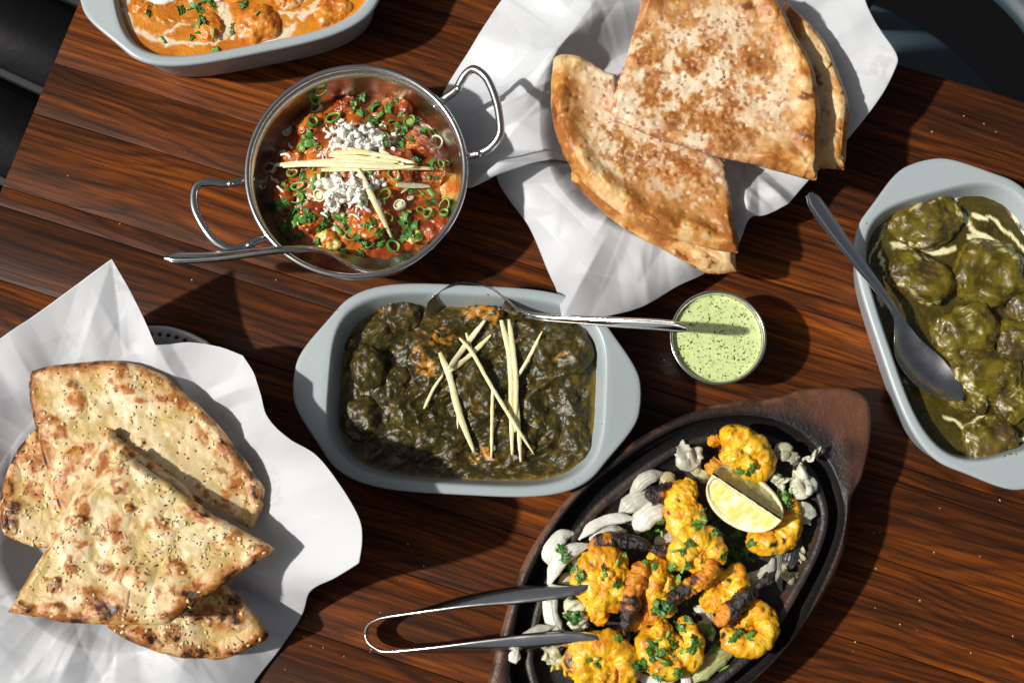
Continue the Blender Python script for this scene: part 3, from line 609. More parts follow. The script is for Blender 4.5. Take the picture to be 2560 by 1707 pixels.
def garlic_fns(seed, char, gold, thin=1.0):
    def bumps(W, d, cf):
        f1, f2, ci = worley(W+.004*np.stack([fbm(W, .02, seed, 2), fbm(W, .02, seed+1, 2), 0*W[:, 0]], 1), .021, seed+2)
        bub = np.clip(1-(f1/.62)**2, 0, 1)**1.3*(.3+.7*ci)
        g = np.zeros(len(W))
        for k in char+gold: pass
        return thin*(.0022*bub+.0011*fbm(W, .03, seed+3, 2)+.0005*fbm(W, .007, seed+4, 2))+.0016*spots(W, char, 6, seed+11)
    def colf(W, d, cf, b, de):
        n1, n2, n3 = fbm(W, .022, seed+5, 4), fbm(W, .006, seed+6, 4), fbm(W, .0022, seed+7, 3)
        bb = (b-b.mean())/(b.std()+1e-9)
        c = mix(A(.63, .485, .25), A(.71, .59, .37), ss(-.5, .6, n2+.4*bb))
        c = mix(c, A(.46, .32, .08), ss(-.1, .5, n1-.35*bb)*.65)                 # butter soaked patches
        n5 = fbm(W, .035, seed+40, 3)
        gm = np.maximum(ss(.12, .80, bb*.42+.75*n5+.55*n2), spots(W, gold, 14, seed+20)*ss(-.65, .05, n2+.5*n3))
        gm = np.maximum(gm, cf*np.exp(-(d/.010)**2)*ss(-.75, .1, n1+.5*n2)); c = mix(c, A(.54, .24, .045), gm*.9); c = mix(c, A(.33, .105, .018), ss(.45, .95, gm)*ss(-.25, .35, n2+.4*n3)*.85)
        bm_ = np.maximum(spots(W, char, 16, seed+12)*ss(-.75, .05, n2+.4*n3), cf*np.exp(-(d/.0055)**2)*ss(-.5, .2, n1*1.2+n2)); c = mix(c, BROWN, bm_*.9)
        dm = np.maximum(spots(W, [(x, y, rx*.62, ry*.62, *a) for x, y, rx, ry, *a in char], 18, seed+14)*ss(-.35, .15, n2+.5*n3), cf*np.exp(-(d/.0034)**2)*ss(-.2, .35, n1*1.3+n2)); c = mix(c, DARK, dm*.85)
        fm = ss(.46, .64, n3*.9+.45*n2)*ss(-.1, .4, n1+.3*n5); c = mix(c, A(.22, .062, .014), fm*.9)
        c = mix(c, A(.42, .17, .03), np.exp(-(de/.0013)**2)*ss(-.6, .2, n2)*.75)
        c = mix(c, BURN, ss(.45, .8, dm*(.55+.8*ss(-.1, .5, n3+n2)))*.9)
        return c
    return bumps, colf
def plane(z0, cx, cy, gx=0, gy=0, bow=0, L_=300.):
    return lambda x, y: z0+gx*(x-cx)/100+gy*(y-cy)/100-bow*(((x-cx)/L_)**2+((y-cy)/L_)**2)
gb_ = 'garlic flatbread pieces on the lower left paper'
def garlic(label, pts, zf, seed, char, gold, crust, nfl, th=.0075):
    char = [(x, y, rx*1.5, ry*1.5, *a) for x, y, rx, ry, *a in char]; b_, c_ = garlic_fns(seed, char, gold); o = slab(label, pts, zf, th, seed, c_, b_, crust=crust, group=gb_); flakes(o, seed, nfl, pts); return o
T = True
p4 = zl([(128, 652, T), (60, 735), (10, 860), (2, 960), (14, 1025), (30, 1040, T), (95, 1068), (172, 1082, T), (300, 1060), (330, 850, T), (220, 720)])
garlic('scorched garlic flatbread piece lowest at the left, half hidden by the others', p4, plane(.034, 100, 1220), 44, [(22, 1300, 18, 30), (22, 1215, 14, 18), (35, 1265, 20, 14)], [(80, 1200, 40, 60)], lambda x, y: 1.0 if x < 60 else .2, 90)
p5 = zl([(800, 1203, T), (850, 1245), (915, 1315), (972, 1393, T), (962, 1412, T), (905, 1440), (845, 1467), (785, 1485), (740, 1478), (690, 1481), (620, 1470), (540, 1445), (455, 1410), (385, 1365, T), (480, 1250), (640, 1180)])
garlic('garlic flatbread corner with dark scorch marks poking out under the front triangle', p5, plane(.033, 560, 1560, -.0012, -.004), 55, [(590, 1500, 28, 16, 20), (560, 1545, 50, 20, 10), (430, 1583, 24, 20), (500, 1540, 24, 14), (455, 1625, 40, 12), (520, 1630, 20, 14), (380, 1600, 30, 14, 30)], [(560, 1520, 80, 60)], lambda x, y: 1.0 if y > 1590 or x < 420 else .1, 130)
p3 = zl([(118, 442, T), (170, 428), (250, 417), (330, 410), (400, 405), (465, 413), (530, 432), (590, 458), (640, 497), (690, 545), (740, 590), (790, 640), (840, 705), (900, 785), (957, 866, T), (945, 930), (906, 1016, T), (800, 960), (640, 900), (500, 900), (330, 960), (230, 972, T), (200, 900), (180, 830), (155, 750), (140, 680), (118, 600), (107, 520), (108, 470)])
garlic('large half round garlic flatbread with browned curved crust behind the front triangles', p3, plane(.048, 350, 1120, .0008, .0015, .004), 33, [(183, 965, 12, 10), (640, 1225, 14, 40, -20), (545, 1090, 12, 45, -38), (120, 1240, 9, 30), (355, 1110, 9, 7), (410, 1180, 8, 7)], [(450, 1010, 60, 20, 40), (540, 1090, 40, 90, -40), (590, 1200, 30, 40), (330, 935, 30, 12), (110, 1100, 16, 80), (150, 1200, 20, 50), (560, 1240, 30, 20)], lambda x, y: 1.0 if (y < 1250 and (x > 520 or y < 960)) or x < 160 else .15, 260)
p2 = zl([(397, 645, T), (430, 665), (445, 700), (700, 900), (650, 1150), (330, 1250), (100, 1225, T), (60, 1260), (120, 1160), (175, 1075), (215, 985), (258, 910), (300, 820), (350, 735)])
garlic('garlic flatbread triangle layered just beneath the front triangle with its narrow left edge showing', p2, plane(.056, 350, 1250, 0, .0007), 22, [(283, 1086, 14, 14), (120, 1390, 8, 20)], [(260, 1160, 20, 50, 25), (285, 1100, 20, 30), (200, 1260, 16, 60, 30)], lambda x, y: .35, 60)
p1 = zl([(436, 728, T), (490, 765), (560, 815), (640, 870), (720, 925), (790, 970), (880, 1020), (950, 1055), (998, 1085, T), (960, 1112), (900, 1150), (835, 1190), (765, 1245), (700, 1290), (650, 1325), (605, 1358, T), (500, 1358), (400, 1356), (320, 1352), (230, 1350), (165, 1332), (100, 1324), (32, 1312, T), (60, 1265), (100, 1205), (155, 1120), (215, 1035), (270, 960), (325, 885), (380, 810)])
garlic('front garlic flatbread triangle on top of the pile, speckled with herbs and char', p1, plane(.0685, 340, 1350, .001, .0006), 11,
       [(262, 1515, 42, 24, 20), (200, 1302, 14, 14), (262, 1420, 20, 12), (437, 1415, 16, 12), (190, 1420, 9, 8), (145, 1520, 18, 12), (60, 1520, 22, 10), (505, 1280, 30, 12, 25), (405, 1305, 14, 7), (330, 1270, 9, 7), (478, 1490, 30, 16, -30), (300, 1225, 9, 6), (640, 1378, 20, 12, -30), (420, 1545, 36, 10), (135, 1460, 16, 12)],
       [(200, 1355, 40, 16), (350, 1330, 50, 18, -20), (262, 1510, 90, 36), (500, 1280, 60, 26, 20), (580, 1350, 50, 20, -30), (480, 1480, 70, 30, -30), (90, 1510, 60, 18), (300, 1200, 26, 20), (440, 1420, 40, 26)], lambda x, y: 1.0 if y > 1540-.0*x or (x > 400 and y > 1385) else .25, 340)
def stuffed_fns(seed, patch, crustw=.016, dark=()):
    def bumps(W, d, cf):
        f1, f2, ci = worley(W, .007, seed+2); f3, f4, cj = worley(W+.003*np.stack([fbm(W, .01, seed, 2)]*2+[0*W[:, 0]], 1), .019, seed+9)
        rim = np.exp(-((d-.008)/.0075)**2)*cf
        return .0005*fbm(W, .006, seed+4, 2)-.0009*np.clip(1-f1/.30, 0, 1)*(ci < .5)+.0013*fbm(W, .03, seed+3, 2)+rim*(.0036+.0022*np.clip(1-(f3/.6)**2, 0, 1)*cj)
    def colf(W, d, cf, b, de):
        n1, n2, n3, n4 = fbm(W, .03, seed+5, 4), fbm(W, .007, seed+6, 4), fbm(W, .0025, seed+7, 3), fbm(W*A(1, 1, 1), .0011, seed+8, 2)
        c = mix(A(.73, .60, .42), A(.64, .48, .31), ss(-.3, .5, n1)); c = mix(c, A(.58, .37, .25), ss(.05, .7, n2)*.5)
        inn = 1-.85*cf*np.exp(-(d/.016)**2); pk = ss(.26, .52, n2*.6+n3*.9)*inn*ss(-.9, .0, n1); c = mix(c, A(.40, .165, .10), pk*.7)          # stuffing showing through
        f1, f2, ci = worley(W+.001*np.stack([n2, n3, n3*0], 1), .0062, seed+2); c = mix(c, A(.24, .06, .035), ss(.25, .13, f1)*(ci < .38)*.8*inn)
        sp_ = spots(W, patch, 70, seed+20); n6 = fbm(W, .013, seed+41, 3); c = mix(c, A(.50, .215, .040), sp_*ss(-.9, -.05, n6+.6*n2+.4*n3)*.85)
        c = mix(c, A(.30, .095, .018), spots(W, [(x, y, rx*.9, ry*.9, *a) for x, y, rx, ry, *a in patch], 80, seed+24)*ss(-.40, .25, n6*.8+n2*.5+n3*.6)*.9)
        c = mix(c, A(.15, .045, .012), sp_*ss(.30, .75, n6*.7+n2*.6+n3*.5)*.75)
        cm = cf*np.exp(-((d-.006)/.0145)**2); c = mix(c, A(.62, .40, .15), cm*.8); c = mix(c, A(.52, .22, .038), cm*ss(-.6, .1, n1+.55*n2)*.95)
        c = mix(c, A(.28, .088, .014), cm*ss(-.15, .4, n1*1.1+.6*n2)*.9); c = mix(c, A(.55, .30, .08), ss(.40, .75, n2+.3*n3)*.5)
        dk = spots(W, list(dark), 16, seed+30); c = mix(c, BROWN, dk*ss(-.9, 0, n2)); c = mix(c, DARK, ss(.55, 1., dk)*ss(-.5, .3, n2+.4*n3)*.8)
        cut = np.exp(-(de/.0016)**2)*ss(.002, .007, d); c = mix(c, A(.40, .13, .09), cut*ss(-.2, .3, n3)*.6)
        return c
    return bumps, colf
gs_ = 'stuffed flatbread pieces on the upper right paper'
def stuffed(label, pts, zf, seed, patch, crust, th=.010, dark=()):
    b_, c_ = stuffed_fns(seed, patch, dark=dark); return slab(label, pts, zf, th, seed, c_, b_, crust=crust, group=gs_, er=.0050, n=520)
p = zr([(642, 882, T), (720, 965), (800, 1040), (870, 1095), (950, 1150), (1080, 1215), (1200, 1282), (1300, 1335), (1380, 1342), (1452, 1332, T), (1446, 1200, T), (1250, 1000), (800, 800), (660, 780)])
stuffed('dark crusted stuffed flatbread piece lying lowest under the left wedge', p, plane(.044, 1640, 600, .0004, -.0012), 64, [], lambda x, y: 1.0 if y > 440 else .1, dark=[(1760, 660, 30, 14), (1700, 640, 40, 12, 20), (1600, 590, 50, 10, 30), (1450, 480, 40, 12, 50)])
p = zr([(556, 290, T), (575, 276), (610, 268), (650, 275), (690, 285), (740, 310), (800, 348), (862, 368, T), (900, 500), (1100, 650), (1388, 790, T), (1405, 870), (1422, 950), (1440, 1100, T), (1462, 1180), (1458, 1242, T), (1380, 1232), (1300, 1212), (1180, 1180), (1050, 1140), (940, 1085), (850, 1020), (760, 950), (680, 872), (635, 810), (600, 745), (565, 640), (545, 540), (543, 460), (547, 380)])
stuffed('left stuffed flatbread wedge with pale curved crust, tucked under the big wedge', p, plane(.055, 1600, 400, -.0004, 0), 61, [(1650, 470, 90, 70, 25), (1720, 440, 110, 60, 20), (1560, 370, 60, 60), (1770, 520, 40, 60)], lambda x, y: 1.0 if (y > 560 or x < 1420 or (y-383)*1.0 > (x-1406)*.75) and x < 1850 else 0., dark=[(1400, 390, 20, 40, -20), (1385, 290, 12, 40)])
p = zr([(1690, -30, T), (1720, 40), (1790, 100), (1850, 165), (1895, 225), (1930, 305), (1962, 390), (1988, 460), (2006, 535), (2000, 620), (1992, 700), (1988, 770), (1978, 834, T), (1930, 828), (1856, 822, T), (1700, 700), (1600, 300)])
stuffed('narrow stuffed flatbread piece peeking out behind the big wedge on the right', p, plane(.058, 2050, 250), 63, [], lambda x, y: 1.0 if x > 1990 and y < 410 else .2, dark=[(2060, 270, 16, 16), (2110, 290, 9, 30), (2040, 190, 14, 30), (2030, 60, 40, 14, 50), (2090, 420, 10, 10)])
p = zr([(1000, -40, T), (985, 20), (955, 130), (925, 250), (885, 375), (855, 480), (826, 560, T), (845, 592), (880, 600), (980, 645), (1100, 690), (1250, 735), (1380, 775), (1480, 795), (1600, 822), (1720, 855), (1842, 888, T), (1850, 830), (1860, 790), (1858, 680), (1862, 560), (1850, 440), (1830, 350), (1795, 270), (1750, 195), (1700, 90), (1655, 20), (1600, -60, T), (1300, -120)])
stuffed('big stuffed flatbread wedge on top with a browned middle and puffy right crust', p, plane(.075, 1780, 200, .0006, 0), 62, [(1720, 180, 150, 100, -10), (1640, 275, 110, 80), (1800, 320, 110, 70, 30), (1630, 140, 80, 80), (1690, 60, 80, 40), (1880, 150, 60, 90), (1740, 260, 120, 70)], lambda x, y: 1.0 if (x > 1945 and y < 440) or y < -20 else 0., dark=[(2010, 335, 26, 22, 30), (2005, 240, 22, 14), (1985, 180, 18, 14), (1880, 20, 26, 14)])

# ------------------------------------------------------------------ shared garnish pieces
_lib = {}
_unit = {}
def libmesh(key, V, Fc, mat, col):
    u_ = .0035 if key[:4] == 'leaf' else .003; V = np.asarray(V)*u_; _unit[key] = u_
    me = bpy.data.meshes.new(key); me.from_pydata(np.asarray(V).tolist(), [], [list(map(int, f)) for f in Fc])
    me.polygons.foreach_set('use_smooth', [True]*len(me.polygons)); c = np.asarray(col, float); c = np.tile(c, (len(V), 1)) if c.ndim == 1 else c
    at = me.color_attributes.new('col', 'FLOAT_COLOR', 'POINT'); at.data.foreach_set('color', np.hstack([c[:, :3], np.ones((len(c), 1))]).ravel()); me.materials.append(mat); _lib[key] = me; return me
from mathutils import Matrix
def put(name, me, parent, loc, n=(0, 0, 1), ang=0, scale=1., tilt=0):
    o = bpy.data.objects.new(name, me); COL.link(o); o.parent = parent; org = A(0, 0, 0); q = parent
    while q is not None: org = org+np.array(q.location); q = q.parent
    rot = Vector((0, 0, 1)).rotation_difference(Vector(tuple(n))).to_matrix().to_4x4() @ Matrix.Rotation(ang, 4, 'Z') @ Matrix.Rotation(tilt, 4, 'X')
    scale = (np.array([scale]*3) if np.isscalar(scale) else np.array(scale))/_unit[me.name.split('.')[0]]
    sc = Matrix.Diagonal((*map(float, scale), 1))
    o.matrix_local = Matrix.Translation(Vector(tuple(np.asarray(loc)-org))) @ rot @ sc; return o
def leafV(seed, lobes):
    rg = np.random.default_rng(seed); m = 36; t = np.linspace(-math.pi, math.pi, m, endpoint=False)
    r = (.55+.45*np.abs(np.cos(t*lobes/2+rg.uniform(0, 1)))**.7)*(1+.18*np.cos(t*lobes*3+rg.uniform(0, 6)))*(1-.45*(np.abs(t) > 2.5))*(.7+.3*np.cos(t/2)**2)
    rows = []
    for f in (.08, .45, .75, 1):
        x, y = r*f*np.cos(t), r*f*np.sin(t)*rg.uniform(.75, .85); z = .22*np.sin(x*2.2+seed)+.20*np.cos(y*3+seed*2)*f+.10*np.sin(t*lobes)*f
        rows.append(np.column_stack([x, y, z]))
    V = np.vstack(rows); Vb = V-A(0, 0, .06); Fc = np.vstack([gfaces(4, m), gfaces(4, m)[:, ::-1]+4*m]); e = [[3*m+j, 3*m+(j+1) % m, 7*m+(j+1) % m, 7*m+j] for j in range(m)]
    return np.vstack([V, Vb]), Fc.tolist()+e+[list(range(m))[::-1], list(range(4*m, 5*m))]
LC = [(.060, .17, .022), (.085, .22, .028), (.045, .125, .020), (.13, .30, .055), (.065, .16, .036)]
for k in range(8):
    V, Fc = leafV(k+1, [3, 5, 3, 4, 5, 3, 2, 5][k]); V2 = V+A(1.1, 0, 0); libmesh('leaf%d' % k, V, Fc, LEAF, LC[k % 5])
for k, (c, ci) in enumerate([((.10, .27, .035), (.30, .45, .12)), ((.16, .36, .06), (.45, .58, .22)), ((.70, .72, .55), (.60, .66, .40)), ((.055, .17, .025), (.25, .42, .10))]):
    m = 22; a = np.linspace(0, 2*math.pi, m, endpoint=False); wob = 1+.10*np.cos(a*2+k)+.05*np.cos(a*3)
    prof = [(1, -.35), (1.02, 0), (1, .35), (.93, .42), (.80, .38), (.76, 0), (.80, -.35), (.92, -.4)]; rows = [np.column_stack([wob*r*np.cos(a), wob*r*np.sin(a)*.9, np.full(m, z)]) for r, z in prof]
    V = np.vstack(rows); Fc = np.vstack([gfaces(8, m)+0, np.stack([7*m+np.arange(m), 7*m+(np.arange(m)+1) % m, (np.arange(m)+1) % m, np.arange(m)], 1)]); cc2 = np.vstack([np.tile(c if i in (0, 1, 2, 3, 7) else ci, (m, 1)) for i in range(8)])
    libmesh('ringm%d' % k, V, Fc, VEG if k == 2 else LEAF, cc2)
    V2 = np.vstack([V, np.vstack([np.column_stack([.60*np.cos(a)*r, .55*np.sin(a)*r, np.full(m, .25)]) for r in (1, .8, .72, .05)])]); f2 = gfaces(4, m)+8*m
    libmesh('ringf%d' % k, V2, np.vstack([Fc, f2]).tolist(), VEG if k == 2 else LEAF, np.vstack([cc2, np.tile(ci, (4*m, 1))]))
for k in range(6):
    rg = np.random.default_rng(k+50); n = 7; t = np.linspace(0, 1, n); S = np.column_stack([(t-.5)*2, .45*rg.uniform(-1, 1)*(4*t*(1-t))+.05*np.sin(t*6+k), .22*np.sin(t*3+k)]); wdt = .30*(1-.45*np.abs(2*t-1)**2)*rg.uniform(.8, 1.25, n)
    V, Fc, cp_ = sweep(S, np.stack([circ(5)*[w_, w_*.55] for w_ in wdt]), (0, 0, 1)); libmesh('shred%d' % k, V, Fc.tolist()+cp_, CHEESE, (.90, .88, .79) if k % 3 else (.86, .83, .70))
for k in range(3):
    V, Fc = blobV((0, 0, 0), (.9, .6, .5), .4*k, .75, .5, 40+k, 2); libmesh('crumb%d' % k, V, Fc, CHEESE, (.90, .88, .79))
def strip(pts, wd, th, parent, tree, col=(.78, .72, .40), name='ginger_strip', lift=.0006, seed=0, tip=.35):
    q = np.asarray(pts, float); n = 26; c = cr(q, n) if len(q) > 2 else q[0]+(q[1]-q[0])*np.linspace(0, 1, n)[:, None]
    hz = []
    for x, y in c[:, :2]:
        h, _ = hit(tree, x, y); hz.append(h[2] if h is not None else np.nan)
    hz = np.array(hz); hz = np.where(np.isnan(hz), np.nanmean(hz), hz); u = np.linspace(0, 1, n); k = np.polyfit(u, hz, 2 if len(q) > 2 else 1); z = np.polyval(k, u); z += max(0, (hz-z).max()*.6)+lift+th*.4
    wd = wd*.86; th = th*.72; S = P(c[:, 0], c[:, 1], z); wv_ = wd*(tip+(1-tip)*np.minimum(1, np.minimum(u*5+.35, (1-u)*3.2+.12)))*(1+.1*fbm(S, .006, seed, 2)); m = A([-1, -1], [1, -1], [1.02, 1], [-.98, 1]) if False else np.array([[-1, -.9], [0, -1], [1, -.9], [1.05, 0], [.95, .9], [0, 1], [-.95, .9], [-1.05, 0]])
    sec = np.stack([m*[w_/2, th/2*(.6+.4*w_/wd)] for w_ in wv_]); V, Fc, cp_ = sweep(S, sec, (0, 0, 1)); V += .00015*np.stack([fbm(V, .002, seed+1), fbm(V, .002, seed+2), 0*V[:, 0]], 1)
    cl = mix(A(*col), A(*col)*A(1.06, 1.08, 1.4), ss(-.4, .5, fbm(V, .004, seed+3))); cl = mix(cl, A(.58, .45, .16), ss(.3, .8, fbm(V, .006, seed+4))*.5); return mesh(name, V, Fc, PALE, parent, cl, caps=cp_)
def pool(name, root, xy, zfn, colfn, mat, reg, R=110, cap=.0):
    n = len(xy); c = xy.mean(0); s = np.linspace(.012, 1, R); G = c+(xy-c)*s[:, None, None]; X = np.column_stack([G.reshape(-1, 2), np.zeros(R*n)]); sv = np.repeat(s, n)
    X[:, 2] = zfn(X, sv); return mesh(name, X, gfaces(R, n), mat, root, colfn(X, sv), reg=reg, caps=[list(range(n))[::-1]])
def streak(W, lines, warp, seed, size=.004):
    qx, qy = Q(W); p = np.stack([qx+warp*fbm(W*A(1, 1, 0), size, seed, 3), qy+warp*fbm(W*A(1, 1, 0), size, seed+1, 3)], 1); m = np.zeros(len(W))
    for pts, wd in lines:
        l = cr(np.asarray(pts, float), 40); d, _ = polydist(p, l, False); m = np.maximum(m, ss(wd, wd*.45, d))
    return m

# ------------------------------------------------------------------ orange curry
def leaves(root, tree, pts, size=(.003, .0055), seed=0, lift=.0006, stem=()):
    rg = random.Random(seed)
    for x, y in pts:
        for j in range(rg.choice((1, 1, 2))):
            h, n = hit(tree, x+rg.uniform(-5, 5)*(j+.3), y+rg.uniform(-5, 5)*(j+.3))
            if h is None: continue
            n = nrm(n*.6+A(0, 0, .5)+A(rg.uniform(-.35, .35), rg.uniform(-.35, .35), 0)); s_ = rg.uniform(*size)
            put('coriander_leaf', _lib['leaf%d' % rg.randrange(8)], root, h+A(0, 0, lift+.0006*j), n, rg.uniform(0, 6.28), (s_, s_*rg.uniform(.6, 1), s_))
    for x, y, a, l in stem:
        h, n = hit(tree, x, y)
        if h is None: continue
        S = h+A(math.cos(a), math.sin(a), 0)*np.linspace(-.5, .5, 6)[:, None]*l+A(0, 0, .0008); V, Fc, cp_ = sweep(S, np.tile(circ(8)*.0009, (6, 1, 1)), (0, 0, 1)); mesh('coriander_stem', V, Fc, LEAF, root, (.22, .38, .09), caps=cp_)
oc = thing('curry', (c_or[0], c_or[1], .01), 'smooth orange chicken curry with a cream swirl in the top left dish', 'curry')
ZO = .0405
ocream = [(zo([(350, -60), (352, 20), (368, 100), (405, 190), (465, 255), (540, 300)]), 9.5), (zo([(540, 298), (610, 305), (670, 330)]), 13), (zo([(590, 290), (650, 262), (720, 222), (830, 200)]), 5), (zo([(640, 322), (780, 338), (950, 345), (1090, 322)]), 5), (zo([(1090, 60), (1130, 110), (1150, 180), (1150, 230)]), 19), (zo([(1120, 240), (1090, 300)]), 10),
          (zo([(1420, 335), (1540, 280), (1640, 215)]), 15), (zo([(1560, 110), (1640, 122), (1700, 110)]), 6), (zo([(1710, 145), (1770, 80), (1850, 0), (1880, -60)]), 9), (zo([(1600, 70), (1690, 30), (1720, -20)]), 9), (zo([(1180, 300), (1200, 240)]), 6), (zo([(860, 40), (850, -10)]), 9)]
ORG, ORD, CRM = A(.60, .215, .008), A(.46, .135, .004), A(.74, .64, .46)
def ocol(W, sv=None):
    c = mix(ORG, ORD, ss(-.3, .6, fbm(W, .018, 101, 4))); c = mix(c, A(.60, .25, .02), ss(.2, .8, fbm(W, .006, 102, 3))*.5)
    f1, _, ci = worley(W, .0035, 103); c = mix(c, A(.12, .03, .006), ss(.12, .05, f1)*(ci < .22))
    return mix(c, CRM, streak(W, ocream, 8, 104)*(.72+.28*ss(-.4, .2, fbm(W, .003, 107, 3))))
pool('curry_sauce', oc, in_or(ZO, .0006), lambda X, s: ZO+.0005*fbm(X, .02, 110, 2)+.0009*ss(.97, 1, s)+.0006*streak(X, ocream, 8, 104)+.00012*fbm(X, .0016, 111), ocol, GRAVY, 'oc')
for k, (x, y, rx, ry, h, a) in enumerate([(1000, 225, .0105, .0115, .006, .3), (1385, 195, .0165, .0140, .0075, .5), (490, 60, .008, .007, .003, 0), (1610, 5, .010, .008, .004, .2), (1950, 95, .014, .011, .004, .6), (1190, -120, .02, .014, .006, 0), (1700, -160, .018, .015, .006, .4), (800, -160, .016, .013, .005, 1)]):
    px, py = zo([(x, y)])[0]; V, Fc = blobV(P(px, py, ZO-.001), (rx, ry, h), a, .17, None, 120+k, 5); c = mix(A(.60, .20, .016), A(.44, .11, .010), ss(-.2, .5, fbm(V, .006, 130+k, 3))); c = mix(c, A(.66, .34, .06), ss(.15, .7, fbm(V, .004, 131+k, 3))*.6); c = mix(c, CRM*A(1, .85, .6), streak(V, ocream, 10, 104)*.55)
    mesh('chicken_piece', V, Fc, MEAT, oc, c, reg='oc')
for x, y, rx, ry in ((635, -25, .0115, .0062), (1060, -8, .0042, .0028)):
    px, py = zo([(x, y)])[0]; V, Fc = blobV(P(px, py, ZO+.0002), (rx, ry, .0022), a_or*.4, .05, None, 140, 4); mesh('cream_dollop', V, Fc, GRAVY, oc, A(.80, .77, .70), reg='oc')
tr = bvh('oc')
leaves(oc, tr, zo([(915, 70), (940, 95), (945, 150), (925, 185), (880, 215), (905, 260), (875, 285), (1045, 35), (1010, 45), (785, 85), (535, 112), (1182, 215), (1175, 260), (1048, 388), (1262, 35), (960, 5), (290, 8)]), (.0032, .0052), 5, stem=[(*zo([(640, 312)])[0], -.9, .006), (*zo([(1035, 265)])[0], 1.5, .007), (*zo([(1370, 108)])[0], .8, .003), (*zo([(845, 72)])[0], .3, .004)])

# ------------------------------------------------------------------ red curry in the karahi
rc = thing('curry', (kc[0], kc[1], .008), 'chunky red masala curry topped with cheese, ginger and spring onion in the steel bowl', 'curry')
RED, RDK, ORN = A(.36, .062, .007), A(.20, .030, .005), A(.56, .165, .012)
kcream = [(z2([(1060, 305), (1160, 280), (1260, 275), (1350, 290)]), 12), (z2([(1380, 300), (1450, 320)]), 6)]
def rcol(W, sv=None):
    c = mix(RED, RDK, ss(-.2, .6, fbm(W, .010, 201, 4))); c = mix(c, ORN, ss(-.25, .45, fbm(W, .012, 202, 4))*.85); c = mix(c, A(.06, .012, .005), ss(.35, .8, fbm(W, .004, 203, 3))*.7)
    return mix(c, mix(A(.66, .58, .36), A(.62, .30, .03), ss(-.2, .4, fbm(W, .005, 206))), streak(W, kcream, 12, 204)*.85)
kth = np.linspace(0, 2*math.pi, 260, endpoint=False); kxy = kc[:2]+.0632*np.stack([np.cos(kth), np.sin(kth)], 1)
def kz(X, s): return .0285+.0205*(1-s**2.0)+(1-.6*s)*(.0030*fbm(X, .016, 210, 3)+.0009*fbm(X, .004, 211, 3)+.0012*ridged(X, .009, 212, 2))
pool('curry_sauce', rc, kxy, kz, rcol, MASALA, 'rc', 120)
def onz(root, lst, reg, keyname, mat, colf, hz, amp=.3, dz=0):
    tree0 = bvh(reg)
    for k, (x, y, rx, ry, h, a) in enumerate(lst):
        hh, _ = hit(tree0, x, y)
        if hh is None: continue
        hh = P(x, y, hh[2]+dz); V, Fc = blobV(hh, (rx, ry, h), a, amp, None, hz+k, 5, .70 if keyname == 'meat_chunk' else .88); mesh(keyname, V, Fc, mat, root, colf(V), reg=reg)
onz(rc, [(*z2([(x, y)])[0], rx, ry, h, a) for x, y, rx, ry, h, a in [(900, 520, .0115, .0095, .006, .4), (1390, 430, .0135, .010, .006, .2), (1590, 640, .0125, .0095, .006, -.5), (770, 740, .009, .008, .005, 0), (1640, 1160, .0135, .010, .0065, .5), (1270, 1160, .012, .010, .006, .2), (720, 960, .008, .010, .005, 0), (1120, 390, .009, .007, .005, .3), (1640, 820, .013, .009, .005, .2), (1420, 780, .016, .012, .006, 0), (900, 1110, .011, .009, .005, .4)]], 'rc', 'chicken_piece', MASALA, rcol, 220, .26)
onz(rc, [(*z2([(x, y)])[0], rx, ry, h, a) for x, y, rx, ry, h, a in [(1000, 1250, .0085, .0095, .0055, .3), (1560, 1225, .006, .005, .003, .3)]], 'rc', 'paneer_cube', MASALA, lambda V: mix(A(.74, .56, .16), A(.50, .15, .012), ss(-.05, .55, fbm(V, .006, 240, 3)+.2)), 240, .22)
onz(rc, [(*z2([(x, y)])[0], rx, ry, h, a) for x, y, rx, ry, h, a in [(1785, 910, .0085, .0095, .003, .1)]], 'rc', 'onion_petal', VEG, lambda V: mix(A(.50, .30, .06), A(.50, .13, .012), ss(.0, .6, fbm(V, .008, 241, 2)+.15)), 243, .15, .002)
for k, (x, y, rx, ry, h) in enumerate([(1205, 590, .0145, .0062, .0042), (1150, 930, .0140, .0085, .0040), (1060, 640, .006, .004, .003), (1030, 1010, .006, .005, .003)]):
    hh, _ = hit(bvh('rc'), *z2([(x, y)])[0]); V, Fc = blobV(hh, (rx, ry, h), -.2, .75, .004, 260+k, 5); V[:, 2] = np.where(V[:, 2] > hh[2]-.004, V[:, 2], hh[2]-.004); mesh('cheese_heap', V, Fc, CHEESE, rc, mix(A(.90, .88, .79), A(.84, .80, .66), ss(-.2, .6, fbm(V, .002, 265))), reg='rc')
tr = bvh('rc'); rg = random.Random(21)
for cx, cy, sx, sy, cnt in ((1200, 595, 118, 52, 150), (1150, 925, 118, 86, 120), (1180, 750, 150, 60, 20)):
    for k in range(cnt):
        x, y = rg.gauss(cx, sx), rg.gauss(cy, sy); e = math.hypot((x-cx)/sx, (y-cy)/sy); px, py = z2([(x, y)])[0]; h, n = hit(tr, px, py)
        if h is None or e > 2.5: continue
        cr_ = rg.random() < .55
        put('cheese_crumb' if cr_ else 'cheese_shred', _lib['crumb%d' % rg.randrange(3)] if cr_ else _lib['shred%d' % rg.randrange(6)], rc, h+A(0, 0, .0006+max(0, 1.7-e)*.0016*rg.random()), nrm(n+A(rg.uniform(-.8, .8), rg.uniform(-.8, .8), .3)), rg.uniform(0, 6.3), .0021*rg.uniform(.5, 1.5))
